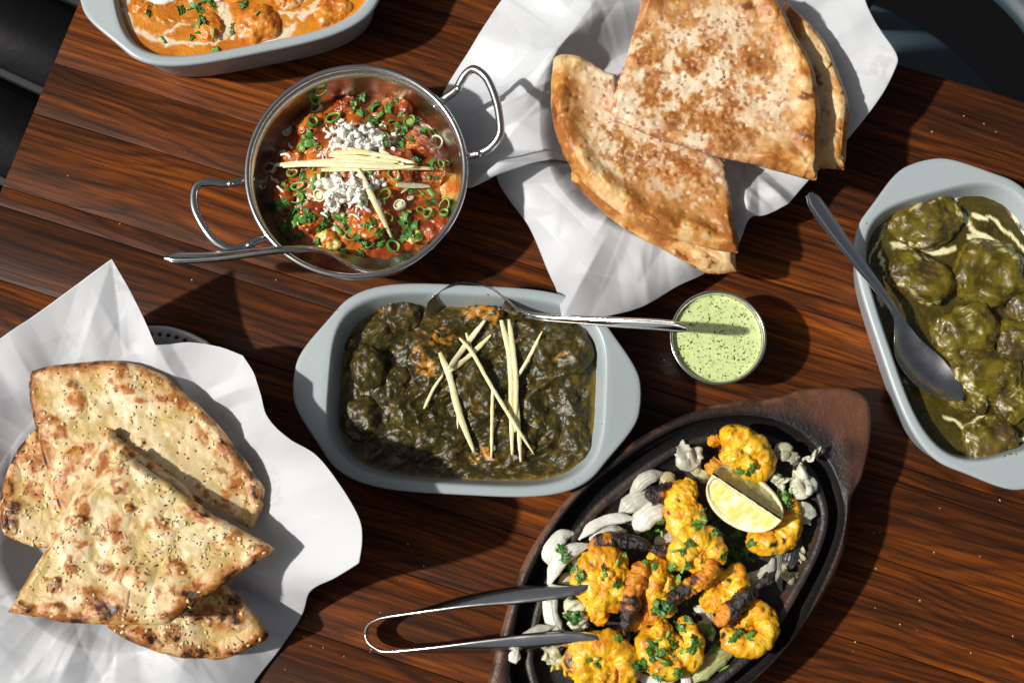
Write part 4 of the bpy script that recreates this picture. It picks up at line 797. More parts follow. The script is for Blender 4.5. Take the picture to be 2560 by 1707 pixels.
for x, y in ((700, 690), (720, 710), (660, 870), (640, 850), (570, 905), (1000, 1060), (1020, 1055), (960, 1100), (1080, 490), (1000, 560), (750, 640), (1430, 640), (690, 930), (1250, 1060), (1170, 1110), (800, 1160), (740, 1140)):
    px, py = z2([(x, y)])[0]; h, n = hit(bvh('rc', 'karahi') if x < 600 else tr, px, py)
    if h is not None: put('cheese_shred', _lib['shred%d' % rg.randrange(6)], rc, h+A(0, 0, .0008), n, rg.uniform(-.9, .3), .0038)
for k, (x, y, r, ty, fl_) in enumerate([(905, 335, 60, 0, 0), (950, 285, 52, 0, 0), (920, 400, 52, 2, 0), (895, 490, 50, 3, 0), (1030, 465, 60, 0, 0), (730, 550, 46, 2, 1), (825, 660, 44, 0, 1), (930, 660, 30, 0, 0), (762, 825, 44, 1, 0), (800, 912, 56, 1, 0), (890, 790, 34, 1, 0), (970, 840, 48, 0, 0), (945, 968, 54, 2, 1), (800, 990, 58, 0, 0), (845, 1020, 40, 1, 0), (1525, 490, 54, 0, 1), (1705, 560, 42, 1, 0), (1705, 622, 55, 2, 0), (1368, 582, 32, 1, 0), (1728, 760, 34, 0, 0), (1768, 756, 28, 0, 0), (1430, 830, 55, 0, 0), (1365, 965, 54, 0, 0), (1463, 1030, 48, 2, 1), (1648, 1085, 44, 0, 0), (1600, 1062, 34, 0, 0), (1755, 1030, 54, 1, 0), (1750, 1080, 42, 0, 0), (1395, 1108, 44, 0, 0), (1532, 985, 26, 2, 1), (1645, 850, 24, 3, 1), (1420, 1300, 60, 3, 0), (1270, 1285, 42, 0, 0), (1140, 1235, 40, 0, 0), (632, 790, 42, 2, 0), (1090, 1095, 24, 1, 1), (1525, 1070, 20, 3, 1), (1455, 740, 26, 1, 1)]):
    px, py = z2([(x, y)])[0]; h, n = hit(tr, px, py)
    if h is None: h, n = hit(bvh('rc', 'karahi'), px, py)
    if h is None: continue
    s_ = r*.38261*.000225; n = nrm(n*.5+A(0, 0, .4)+A(rg.uniform(-.4, .4), rg.uniform(-.4, .4), 0)); put('spring_onion_ring', _lib[('ringf%d' if fl_ else 'ringm%d') % ty], rc, h+A(0, 0, s_*.3+.0004), n, rg.uniform(0, 6.3), (s_, s_*rg.uniform(.7, 1), s_*rg.uniform(.7, 1.2)))
for x, y, a, l in ((1665, 945, -.9, .007), (840, 590, 1.9, .009), (1460, 628, -.2, .007), (1335, 440, .7, .005), (900, 880, 1.4, .012), (1060, 1190, 2.2, .008), (1215, 1025, 1.0, .003), (1265, 830, 1.2, .005)):
    px, py = z2([(x, y)])[0]; h, n = hit(tr, px, py); S = h+A(math.cos(a), math.sin(a), 0)*np.linspace(-.5, .5, 6)[:, None]*l+A(0, 0, .0012); V, Fc, cp_ = sweep(S, np.tile(circ(8)*[.0016, .0007], (6, 1, 1)), (0, 0, 1)); mesh('spring_onion_strip', V, Fc, LEAF, rc, (.13, .32, .05), caps=cp_)
leaves(rc, tr, z2([(1100, 290), (1140, 275), (1170, 295), (1060, 320), (1200, 430), (1300, 360), (1290, 400), (1330, 450), (1400, 480), (1440, 520), (1390, 390), (1360, 510), (1420, 560), (1480, 570), (1500, 530), (870, 610), (890, 630), (840, 830), (860, 850), (700, 890), (740, 910), (700, 1040), (740, 1080), (800, 1100), (860, 1080), (760, 1140), (680, 1150), (720, 1180), (820, 1140), (920, 1270), (960, 1150), (980, 1120), (1000, 1080), (1050, 1100), (1250, 1190), (1280, 1120), (1180, 1230), (1230, 1290), (1310, 1270), (1330, 1200), (1580, 1220), (1530, 1180), (1650, 1010), (1500, 920), (1540, 940), (1560, 730), (1590, 745), (1610, 540), (1560, 480), (870, 1310), (1780, 700), (1150, 390), (1160, 370), (640, 1050), (660, 1100), (1440, 350), (1270, 280), (760, 1220), (1470, 450), (1000, 340), (980, 300), (1030, 300), (1220, 330), (1260, 470), (1310, 480), (880, 560), (850, 640), (770, 900), (820, 960), (690, 1090), (780, 1050), (850, 1130), (900, 1110), (930, 1200), (1090, 1130), (1130, 1180), (1210, 1260), (1340, 1240), (1400, 1230), (1480, 1120), (1500, 1240), (1560, 1170), (1620, 1230), (1600, 960), (1690, 860), (1660, 780), (1530, 600), (1480, 620), (1350, 620), (700, 1010), (650, 1020), (1240, 240), (1290, 270), (720, 1250), (800, 1240), (1700, 470), (1200, 1320), (1100, 1310)]), (.0034, .0066), 9)
REG['rcg'] = list(REG['rc'])
for k, (pts, wd) in enumerate([([(650, 765), (1320, 715)], .0036), ([(655, 762), (1000, 760), (1680, 790)], .0042), ([(1000, 700), (1460, 745)], .0042), ([(1010, 690), (1200, 680), (1330, 700)], .0040), ([(1330, 668), (1490, 765)], .0034), ([(950, 797), (1560, 775)], .0040), ([(1120, 660), (1320, 700), (1560, 752)], .0040), ([(1190, 790), (1290, 990), (1410, 1240)], .0042), ([(1438, 895), (1660, 905)], .0040), ([(700, 775), (1100, 740), (1580, 785)], .0036), ([(1470, 950), (1560, 880)], .0010)]):
    strip(z2(pts), wd, .0016, rc, bvh('rcg'), (.80, .72, .36) if k != 8 else (.62, .66, .36), lift=.0022+.0006*(k % 4) if k < 7 or k == 9 else .0016, seed=300+k)

# ------------------------------------------------------------------ spinach curry
pk = thing('curry', (c_pk[0], c_pk[1], .01), 'dark green spinach curry with pale ginger strips in the middle dish', 'curry')
PKD, PKO, PKY = A(.038, .031, .006), A(.115, .083, .009), A(.46, .20, .016)
porg = zp([(1000, 455, 75, 45), (905, 640, 75, 60), (1270, 300, 130, 38), (1345, 330, 50, 30), (1280, 1190, 90, 36), (745, 215, 75, 22), (430, 490, 40, 22), (1740, 570, 30, 20), (1875, 465, 22, 22), (1030, 850, 40, 14), (590, 310, 30, 16), (880, 560, 30, 40)])
porg = [(x, y, rx*.4, ry*.4) for x, y, rx, ry in porg]
def pcol(W, sv=None):
    n1, n2, n3 = fbm(W, .008, 401, 4), fbm(W, .0028, 402, 3), fbm(W, .0013, 403, 2); c = mix(PKD, PKO, ss(.0, .75, n2+.35*n1)*.8); c = mix(c, A(.012, .016, .010), ss(.1, .6, n3)*.6); c = mix(c, A(.20, .085, .012), ss(.62, .85, n2*.5+n3*.8)*.8)
    c = mix(c, PKY, spots(W, porg, 22, 410)*ss(-.45, .1, n2+.5*n1))
    if sv is not None: c = mix(c, A(.17, .115, .012), ss(.945, .985, sv+.015*n1)*.85)
    return c
def pz(X, s): return .0300+.0040*(1-s**3)+(1-ss(.8, 1, s))*(.0045*fbm(X, .024, 420, 2)+.0034*ridged(X@rotz(.5)*A(1, 1.7, 1), .020, 421, 2))+.0006*fbm(X, .0055, 422, 3)*(1-.7*ss(.9, 1, s))+.0005*ridged(X@rotz(.6)*A(1, 2, 1), .005, 423, 2)
pool('spinach_gravy', pk, in_pk(.031, .0004), pz, pcol, SPIN, 'pk', 150)
onz(pk, [(*zp([(x, y)])[0], rx, ry, h, a) for x, y, rx, ry, h, a in [(755, 320, .0150, .0155, .0100, .3), (560, 640, .0120, .0170, .0080, .2), (900, 560, .0145, .0160, .0090, .8), (1270, 330, .0160, .0085, .0080, .1), (1760, 530, .0215, .0185, .0095, .2), (1760, 800, .0130, .0120, .0060, 0), (1230, 800, .0140, .0190, .0075, .5), (1270, 1195, .0100, .0065, .0040, 0), (560, 980, .0180, .0150, .0070, .3), (720, 760, .0150, .0110, .0060, .8), (1850, 1090, .0110, .0150, .0060, .2), (800, 1130, .0160, .0110, .0060, -.5), (1100, 1060, .0130, .0110, .0055, .4), (1580, 1000, .0120, .0160, .0060, .2), (435, 510, .006, .006, .004, 0)]], 'pk', 'chicken_piece', SPIN, pcol, 430, .22, -.003)
for k, (pts, wd) in enumerate([([(998, 552), (1060, 700), (1120, 930), (1214, 1176)], .0048), ([(900, 905), (960, 780), (1020, 690)], .0022), ([(1055, 655), (1160, 510), (1282, 352)], .0042), ([(1062, 672), (1190, 570), (1322, 440)], .0038), ([(1122, 462), (1200, 550), (1320, 760), (1480, 1020), (1588, 1188)], .0028), ([(1330, 770), (1322, 1216)], .0025), ([(1384, 350), (1440, 620), (1452, 1192)], .0042), ([(1432, 346), (1475, 700), (1470, 1050)], .0036), ([(1470, 720), (1488, 950), (1506, 1236)], .0030), ([(1482, 712), (1560, 580), (1640, 420)], .0026), ([(1110, 890), (1112, 1030)], .0014), ([(1165, 430), (1180, 480), (1200, 520)], .0022)]):
    strip(zp(pts), wd, .0015, pk, bvh('pk'), (.78, .70, .34), seed=440+k, lift=.0008+.0005*(k % 3))

# ------------------------------------------------------------------ olive green curry
gc = thing('curry', (c_gr[0], c_gr[1], .01), 'olive green curry of meat chunks streaked with cream in the right dish', 'curry')
gcream = [(zd(p), w_*.574) for p, w_ in [([(740, 222), (850, 212), (950, 248), (1015, 340)], 9), ([(820, 312), (930, 342), (1045, 470)], 11), ([(770, 300), (830, 385), (940, 440), (1045, 525)], 20), ([(800, 400), (870, 415)], 12), ([(480, 440), (560, 445), (650, 475), (740, 455)], 20), ([(425, 470), (445, 560), (540, 640), (650, 700)], 9), ([(455, 320), (400, 450), (370, 510)], 6), ([(545, 300), (650, 235), (745, 222)], 9), ([(760, 1000), (800, 1060), (900, 1130)], 15), ([(700, 1190), (780, 1240), (830, 1360)], 10), ([(780, 1230), (870, 1180)], 10), ([(970, 960), (1010, 1060), (1000, 1150)], 13), ([(985, 1290), (1060, 1278)], 12), ([(570, 488), (650, 520)], 14), ([(755, 240), (760, 300)], 10), ([(680, 950), (720, 1020)], 12), ([(800, 770), (870, 830)], 12), ([(770, 720), (830, 735)], 9), ([(400, 640), (430, 700)], 12)]]
GD, GO, GB = A(.052, .039, .004), A(.128, .098, .007), A(.030, .022, .003)
def gcol(W, sv=None):
    n1, n2 = fbm(W, .012, 501, 4), fbm(W, .0035, 502, 3); c = mix(GD, GB, ss(-.1, .6, n1)); c = mix(c, A(.10, .065, .007), ss(.2, .7, n2)*.6); m = streak(W, gcream, 7, 504, .006); return mix(c, mix(A(.40, .34, .05), A(.74, .70, .42), ss(.35, 1, m)), m*ss(-1., -.5, n2+.4)*.95)
def gcol2(W):
    n1, n2 = fbm(W, .008, 511, 4), fbm(W, .0022, 512, 3); c = mix(GO, GD, ss(-.25, .45, n1+.3*n2)); c = mix(c, A(.22, .16, .02), ss(.3, .7, n2)*.55); c = mix(c, A(.08, .045, .025), ss(.1, .6, fbm(W, .014, 513))*.5); m = streak(W, gcream, 14, 504); return mix(c, mix(A(.36, .31, .04), A(.66, .62, .30), ss(.4, 1, m)), m*ss(-.1, .4, n2+.1)*.75)
pool('curry_sauce', gc, in_gr(.032, .0004), lambda X, s: .0320+.0008*fbm(X, .016, 520, 2)+.0010*ss(.97, 1, s)+.0003*fbm(X, .003, 521)+.0005*streak(X, gcream, 12, 504), gcol, GRAVY, 'gc')
onz(gc, [(*zd([(x, y)])[0], rx, ry, h, a) for x, y, rx, ry, h, a in [(610, 340, .0235, .0165, .0095, .45), (590, 590, .0235, .0155, .0100, -.45), (890, 570, .0235, .0205, .0115, -.2), (790, 830, .0215, .0185, .0090, .3), (880, 1000, .0240, .0160, .0090, .1), (890, 1285, .0165, .0150, .0080, .4), (1010, 860, .0150, .0130, .0090, 0), (990, 1130, .0140, .0130, .0070, .5), (1080, 700, .0160, .0140, .0090, .2), (800, 1110, .0120, .0095, .0055, -.4), (1120, 1000, .0170, .0150, .0080, 0)]], 'gc', 'meat_chunk', MEAT, gcol2, 530, .20)

# ------------------------------------------------------------------ cutlery
SPBOWL = steel('spoon_bowl_steel', .24, (.50, .495, .485))  # rougher and darker steel than the handles
def split_sweep(root, V, Fc, caps, M, cutsN, names, mat):
    N = vnormals(V, Fc); row = Fc[:, 0]//M
    for (a, b), nm, mt_ in zip(cutsN, names, mat if isinstance(mat, list) else [mat]*9):
        f = Fc[(row >= a) & (row < b)]; u, inv = np.unique(f, return_inverse=True); inv = inv.reshape(-1, 4)
        cp_ = [[int(np.searchsorted(u, i)) for i in c] for c in caps if c[0]//M in (a, b) and min(c) in u]
        mesh(nm, V[u], inv, mt_, root, caps=cp_, normals=N[u])
def spoon(label, pts, ups, neck=.60):
    q = np.array([P(*p) for p in pts]); n = 150; p3 = cr3(q, n); seg = np.concatenate([[0], np.cumsum(np.linalg.norm(np.diff(p3, axis=0), axis=1))]); u = seg/seg[-1]
    us = np.linspace(0, 1, n); S = np.stack([np.interp(us, u, p3[:, k]) for k in range(3)], 1); uu = np.linspace(0, 1, len(ups)); U = np.stack([np.interp(us, uu, np.array(ups, float)[:, k]) for k in range(3)], 1)
    wv_ = np.interp(us, [0, .006, .02, .04, .10, .35, .52, neck, neck+.06, neck+.14, neck+.24, neck+.32, neck+.37, .99, 1], [.0012, .0032, .0049, .0055, .0056, .0041, .0029, .0030, .0065, .0122, .0150, .0130, .0092, .0035, .0008])
    wv_ = np.convolve(np.pad(wv_, 3, 'edge'), np.ones(7)/7, 'valid'); dv = .0062*ss(neck-.01, neck+.2, us)*ss(1.005, .86, us); thv = np.interp(us, [0, .05, .5, neck, 1], [.0020, .0022, .0022, .0024, .0009])
    v = np.linspace(-1, 1, 41); hm = ss(neck, neck-.12, us)
    sec = []
    for w_, d_, t_, h_ in zip(wv_, dv, thv, hm):
        top = d_*(v**2-1)+h_*(.0005*(1-v**2)-.0009*np.exp(-((np.abs(v)-.64)/.11)**2)); bot = top-t_*np.sqrt(np.clip(1-np.abs(v)**6, .02, 1)); sec.append(np.vstack([np.column_stack([v*w_, top]), np.column_stack([v[::-1]*w_, bot[::-1]])]))
    sec = np.array(sec); V, Fc, cp_ = sweep(S, sec, U); root = thing('spoon', S[70]*A(1, 1, 0)+A(0, 0, S[:, 2].min()), label, 'spoon', 'steel serving spoons'); k = int(neck*n)
    split_sweep(root, V, Fc, cp_, sec.shape[1], [(0, k), (k, n-1)], ['handle', 'bowl'], [STEEL, SPBOWL])
def cr3(q, n):
    d = np.concatenate([[0], np.cumsum(np.linalg.norm(np.diff(q, axis=0), axis=1))]); t = np.linspace(0, d[-1], n)
    qq = np.vstack([2*q[0]-q[1], q, 2*q[-1]-q[-2]]); k = np.clip(np.searchsorted(d, t, 'right')-1, 0, len(q)-2); u = ((t-d[k])/(d[k+1]-d[k]))[:, None]; a, b, c, e = qq[k], qq[k+1], qq[k+2], qq[k+3]
    return .5*((2*b)+(-a+c)*u+(2*a-5*b+4*c-e)*u*u+(-a+3*b-3*c+e)*u**3)
spoon('steel spoon resting in the red curry bowl with its thin handle pointing left', [(412, 643, .064), (490, 642, .0645), (566, 637, .065), (640, 628, .0655), (708, 621, .0655), (784, 619, .062), (830, 630, .056), (872, 647, .051), (918, 658, .047), (983, 656, .0455), (1067, 612, .047)], [(.03, .62, .75), (0, .7, .65), (0, .9, .4)], .60)
spoon('steel spoon dug into the spinach curry, handle reaching over the chutney cup', [(1716, 822, .086), (1640, 814, .077), (1550, 809, .067), (1459, 803, .058), (1340, 794, .048), (1291, 781, .044), (1259, 762, .042), (1220, 744, .040), (1160, 738, .038), (1110, 760, .036), (1070, 792, .034)], [(0, -.90, .42), (0, -.90, .42), (0, -.93, .36), (0, -.95, .30)], .62)
spoon('steel spoon leaning in the olive green curry with its grooved handle toward the breads', [(2023, 486, .078), (2085, 575, .068), (2146, 655, .0595), (2200, 725, .053), (2240, 782, .048), (2258, 832, .042), (2282, 886, .0400), (2334, 938, .0400), (2406, 996, .0425)], [(.05, .1, 1), (.1, .1, 1), (.05, .1, 1), (.25, .35, .9)], .60)
tg = z_ = [(1470, 1469, .055), (1385, 1476, .051), (1300, 1483, .047), (1180, 1497, .041), (1082, 1516, .034), (1010, 1531, .027), (952, 1543, .020), (925, 1556, .0155), (913, 1583, .0125), (922, 1608, .0135), (945, 1624, .016), (981, 1631, .020), (1100, 1626, .032), (1227, 1617, .041), (1320, 1609, .046), (1400, 1601, .050), (1496, 1592, .055)]
S = cr3(np.array([P(*p) for p in tg]), 220); uu = np.linspace(0, 1, 220); ctr = P(1150, 1580, .03)
out = np.where((S[:, 1] > ctr[1])[:, None], A(0, 1, 0), A(0, -1, 0)); kb = np.array([abs(np.argmin(S[:, 0])-i) for i in range(220)]); th = np.interp(kb, [0, 6, 12, 18], [0, .3, .9, 1]); Uv = nrm(out*np.interp(kb, [0, 5, 14], [0, .7, 1])[:, None]+A(-1, 0, 0)*np.interp(kb, [0, 5, 14], [1, .7, 0])[:, None])
tilt = np.interp(kb, [0, 20, 50, 75, 110], [0, .05, .55, .95, .9]); Uv = nrm(Uv+A(0, 0, 1)*tilt[:, None]); ke = np.minimum(np.arange(220), 219-np.arange(220))
hw = np.interp(kb, [0, 25, 55, 80], [.0062, .0058, .0072, .0078])*np.interp(ke, [0, 2, 6, 14, 30], [.12, .35, .62, .85, 1]); v = np.linspace(-1, 1, 13); cupd = np.interp(kb, [15, 45, 80], [0, .0016, .0026])
sec = np.stack([np.vstack([np.column_stack([v*h, c_*(1-v**2)]), np.column_stack([v[::-1]*h, c_*(1-v[::-1]**2)-.0015])]) for h, c_ in zip(hw, cupd)]); V, Fc, cp_ = sweep(S, sec, Uv)
root = thing('tongs', (ctr[0], ctr[1], 0), 'bent steel serving tongs gripping the sizzler food from the left', 'tongs'); kk = int(np.argmin(S[:, 0])); split_sweep(root, V, Fc, cp_, 26, [(0, kk-16), (kk-16, kk+16), (kk+16, 219)], ['arm', 'spring_bend', 'arm'], STEEL)

# ------------------------------------------------------------------ onions and cabbage on the sizzler plate
def onion(label, pts, wu, z=.036, dz=.0, tilt=(0, 0), th=.0014, col=(.66, .66, .57), wav=0, seed=0, cat='onion slice', name='onion_slice', group='cooked onion slices on the sizzler plate', mat=None, arc=.42):
    q = z3(pts); n = 44; c = cr(np.array(q), n); u = np.linspace(0, 1, n); S = P(c[:, 0], c[:, 1], z+dz*np.sin(u*math.pi)); hw_ = wu*.489*.000262/2*1.15
    if wav: S = S+wav*np.stack([fbm(S, .006, seed, 2), fbm(S, .006, seed+1, 2), np.abs(fbm(S, .005, seed+2, 2))], 1)
    pr_w = np.minimum(1, np.minimum(u*3.2+.24, (1-u)*2.8+.20))*.95*(1+.12*fbm(S, .01, seed+3, 2)+(.35*fbm(S, .004, seed+7, 2) if wav else 0)); v = np.linspace(-1, 1, 19); rows = []
    for k in range(n):
        h = hw_*pr_w[k]; b_ = arc*h*(1-v**2)+(.00022*np.sin(v*15+seed) if not wav else 0)+(wav*.55*np.sin(v*2.2+k*.33+seed) if wav else 0); e = th/2*np.sqrt(np.clip(1-v**8, .1, 1)); rows.append(np.vstack([np.column_stack([v*h, b_+e]), np.column_stack([v[::-1]*h, (b_-e)[::-1]])]))
    V, Fc, cp_ = sweep(S, np.array(rows), nrm(A(tilt[0], tilt[1], 1))); V += .0003*np.stack([fbm(V, .004, seed+4), fbm(V, .004, seed+5), fbm(V, .004, seed+6)], 1)
    cl = mix(A(*col), A(*col)*A(1.12, 1.12, 1.15), ss(-.4, .5, fbm(V, .007, seed+8))); cl = mix(cl, A(.42, .36, .20), ss(.45, .9, fbm(V, .006, seed+9, 3))*.5)
    vv_ = np.tile(np.concatenate([v, v[::-1]]), n); cl = mix(cl, cl*A(.62, .66, .62), (ss(.1, .9, np.sin(vv_*15+seed+2*fbm(V, .012, seed+12)))*.6*(1 if not wav else .3)))
    if wav: cl = mix(cl, A(.34, .32, .17), ss(.0, .7, fbm(V, .003, seed+10, 3))*.5)
    return tag(mesh(name, V, Fc, mat or VEG, None, cl, caps=cp_, reg='siz'), label, cat, group)
W_, GY, GN, BK = (.68, .675, .59), (.50, .50, .42), (.40, .41, .17), (.045, .048, .043)
for k, a in enumerate([
    ('thick white onion petal at the upper left rim of the sizzler, near the board edge', [(362, 965), (358, 905), (415, 820), (478, 800)], 74, .040, .003, (-.3, .1), W_),
    ('white onion arc crossing behind a coriander leaf at the left of the plate', [(352, 1065), (392, 965), (470, 890), (568, 862)], 66, .044, .004, (-.3, .2), W_),
    ('long curved white onion strip running down the left end of the plate', [(368, 1070), (355, 1130), (365, 1230), (400, 1300), (455, 1322)], 76, .038, .003, (-.35, 0), W_),
    ('thin onion strip hanging over the board rim between the tong arms', [(165, 1400), (230, 1335), (300, 1298), (385, 1275)], 46, .043, .002, (0, .3), GY),
    ('small white onion end poking out beneath the lower tong arm', [(150, 1415), (180, 1432), (208, 1438)], 62, .044, 0, (0, 0), W_),
    ('pale onion strip curving above the charred prawn tail', [(505, 835), (560, 780), (640, 738), (720, 725), (812, 728)], 50, .039, .002, (0, .4), W_),
    ('grey translucent onion layer under the pale curved strip', [(560, 835), (640, 795), (745, 790)], 62, .0355, .003, (0, .2), GY),
    ('pale onion petal at the top of the heap beside the cabbage', [(772, 600), (830, 535), (890, 505), (945, 500)], 64, .037, .004, (-.2, .2), GY),
    ('glistening grey onion petal left of the black prawn tail', [(715, 705), (770, 650), (850, 612), (930, 600)], 88, .0345, .003, (-.1, .2), GY),
    ('broad white onion petal below the black prawn tail', [(800, 800), (830, 740), (890, 690), (975, 668)], 98, .0375, .004, (-.2, .2), W_),
    ('brownish onion piece behind the pale petal at the top', [(925, 560), (960, 520), (1000, 545)], 60, .036, .002, (0, 0), (.42, .36, .2)),
    ('onion strip at the right between the prawns and the black rim', [(1335, 1045), (1410, 1028), (1480, 985), (1500, 930)], 60, .037, .002, (.2, 0), GY),
    ('pale green pepper strip lying near the bottom edge of the plate', [(1085, 1560), (1140, 1500), (1210, 1440), (1310, 1395)], 92, .036, .003, (0, .1), GN),
    ('thin white onion arc at the bottom under the round prawn', [(785, 1515), (850, 1545), (930, 1558), (1020, 1535)], 44, .037, .002, (0, -.2), W_),
    ('short onion stub tucked beside the coriander leaf on the left', [(505, 1000), (490, 955), (505, 905)], 46, .040, .001, (-.2, 0), W_),
    ('upright onion sliver at the bottom edge beside the pale green strip', [(1035, 1495), (1050, 1530), (1058, 1600)], 46, .037, .001, (0, 0), W_),
    ('dark scorched onion strip at the right side of the plate', [(1615, 770), (1605, 850), (1590, 930), (1560, 1010)], 78, .034, .002, (.2, 0), BK),
    ('thin dark onion strip next to the scorched one', [(1540, 880), (1525, 960), (1530, 1050), (1540, 1100)], 40, .0345, .001, (.2, 0), (.2, .2, .17)),
    ('pale onion piece under the lower left prawn bits', [(400, 1060), (470, 1030), (540, 1060)], 60, .036, .001, (0, 0), (.55, .56, .36)),
    ('sunken onion slice between the middle prawns', [(1090, 1180), (1160, 1210), (1170, 1290)], 60, .034, .001, (0, 0), GY),
    ('grey onion slice right of the round prawn with herbs', [(1110, 1260), (1160, 1290), (1190, 1350)], 60, .036, .001, (0, 0), GY),
    ('pinkish translucent onion layer under the coriander by the middle prawns', [(890, 840), (960, 850), (1030, 810)], 90, .0365, .001, (0, 0), (.5, .42, .34))]):
    onion(a[0], a[1], a[2], a[3], a[4], a[5], col=a[6], seed=600+k*11)
for k, a in enumerate([
    ('wilted pale cabbage leaf left of the top prawn', [(1025, 335), (1040, 380), (1060, 420), (1110, 395), (1150, 370)], 84, .041, .003, (.45, .44, .36)),
    ('limp cabbage shred below the top prawn', [(1120, 400), (1110, 460), (1145, 520), (1150, 560)], 50, .038, .002, (.46, .46, .26)),
    ('brown edged cabbage fold right of the top prawn', [(1480, 410), (1530, 385), (1580, 400), (1630, 440)], 80, .040, .004, (.36, .35, .24)),
    ('curled white cabbage thread sticking out over the plate rim', [(1730, 365), (1712, 400), (1690, 432), (1640, 440)], 26, .047, .003, (.62, .60, .48)),
    ('pale cabbage stem leaning at the right of the plate', [(1635, 445), (1642, 500), (1632, 550), (1610, 600)], 58, .044, .003, (.58, .58, .44)),
    ('broad pale cabbage piece at the right end of the plate', [(1590, 600), (1640, 575), (1690, 560), (1675, 610)], 84, .042, .004, (.60, .60, .46)),
    ('glossy cabbage piece lowest in the right hand cluster', [(1610, 650), (1650, 690), (1690, 740)], 96, .039, .004, (.52, .53, .42)),
    ('short cabbage strip behind the lemon wedge', [(1500, 480), (1512, 540), (1520, 600)], 62, .040, .002, (.45, .46, .30)),
    ('thin cabbage thread bridging the cluster right of the lemon', [(1520, 530), (1570, 532), (1625, 522)], 22, .046, .001, (.55, .55, .36)),
    ('dark limp cabbage shred near the right rim', [(1590, 960), (1545, 980), (1570, 1030), (1640, 1000)], 40, .0345, .002, (.34, .32, .2)),
    ('white cabbage crumple between the tong arms', [(440, 1150), (490, 1200), (500, 1260), (560, 1285)], 90, .040, .004, (.60, .60, .42)),
    ('cabbage scraps by the left rim below the lower tong arm', [(315, 1440), (370, 1420), (405, 1450), (420, 1490)], 62, .041, .003, (.55, .52, .34)),
    ('yellow stained cabbage shred at the lower left rim', [(360, 1510), (390, 1470), (420, 1455)], 40, .042, .002, (.58, .48, .14)),
    ('small cabbage strip beneath the lemon on the far right', [(1640, 870), (1650, 920), (1645, 940)], 30, .0345, .001, (.45, .44, .28))]):
    onion(a[0], a[1], a[2], a[3], a[4], (0, 0), col=a[5], seed=900+k*13, wav=.0022, th=.0010, cat='cabbage', name='cabbage_shred', group='wilted cabbage on the sizzler plate', arc=.2)

# ------------------------------------------------------------------ prawns
YEL, YOR, YPA = A(.82, .46, .010), A(.70, .27, .010), A(.80, .58, .07)
def pcolr(V, seed, ch):
    n1, n2, n3 = fbm(V, .008, seed, 3), fbm(V, .003, seed+1, 3), fbm(V, .0012, seed+2, 2); c = mix(YEL, YOR, ss(.0, .6, n1+.3*n2)*.85); c = mix(c, A(.60, .17, .008), ss(.05, .7, -fbm(V, .0032, seed+12, 3)-.3*n1)*.5); c = mix(c, YPA, ss(.1, .6, -n1+.4*n2)*.6); f1, _, ci = worley(V, .0024, seed+3); c = mix(c, A(.10, .06, .008), ss(.26, .14, f1)*(ci < .22)*.8)
    c = mix(c, A(.50, .13, .012), ss(.35, .8, fbm(V, .005, seed+8, 3))*.7); m = spots(V, ch, 9, seed+5)*ss(-.8, -.1, n2); c = mix(c, A(.20, .055, .010), m*.9); return mix(c, A(.018, .011, .008), ss(.45, .9, m)*ss(-.5, .25, n3+n2))
def body(spine, seed, n=96, m=40, ridge=.05, rs=1., amp=.00095, flat_=.92, saw=0):
    a = np.array([(*z3([(x, y)])[0], z, r) for x, y, z, r in spine]); X = np.column_stack([P(a[:, 0], a[:, 1], a[:, 2]/1000), a[:, 3]/1000*rs]); S = cr3n(X, n); u = np.linspace(0, 1, n)
    rad = S[:, 3]*np.clip(1-np.abs(2*u-1)**7, .003, 1)**.5*(1+ridge*np.abs(np.sin(u*math.pi*6.5+1.3*np.sin(u*9+seed)))); rad = rad*(1+saw*(((u*5.2+.3*np.sin(u*7+seed)) % 1)-.5)); cq = circ(m).copy(); cq[:, 1] += .25*(1-np.abs(cq[:, 0]))*(saw > 0); sec = cq[None]*rad[:, None, None]*A(1, flat_); V, Fc, cp_ = sweep(S[:, :3], sec, (0, 0, 1)); N = vnormals(V, Fc)
    d = amp*(1.5*fbm(V, .009, seed+11, 2)+.85*fbm(V, .0032, seed+12, 3)+.6*ridged(V, .0045, seed+13, 2)); return V+N*d[:, None], Fc, cp_
def cr3n(X, n):
    d = np.concatenate([[0], np.cumsum(np.linalg.norm(np.diff(X[:, :3], axis=0), axis=1))]); t = np.linspace(0, d[-1], n); q = np.vstack([2*X[0]-X[1], X, 2*X[-1]-X[-2]]); k = np.clip(np.searchsorted(d, t, 'right')-1, 0, len(X)-2); u = ((t-d[k])/(d[k+1]-d[k]))[:, None]; a, b, c, e = q[k], q[k+1], q[k+2], q[k+3]
    return .5*((2*b)+(-a+c)*u+(2*a-5*b+4*c-e)*u*u+(-a+3*b-3*c+e)*u**3)
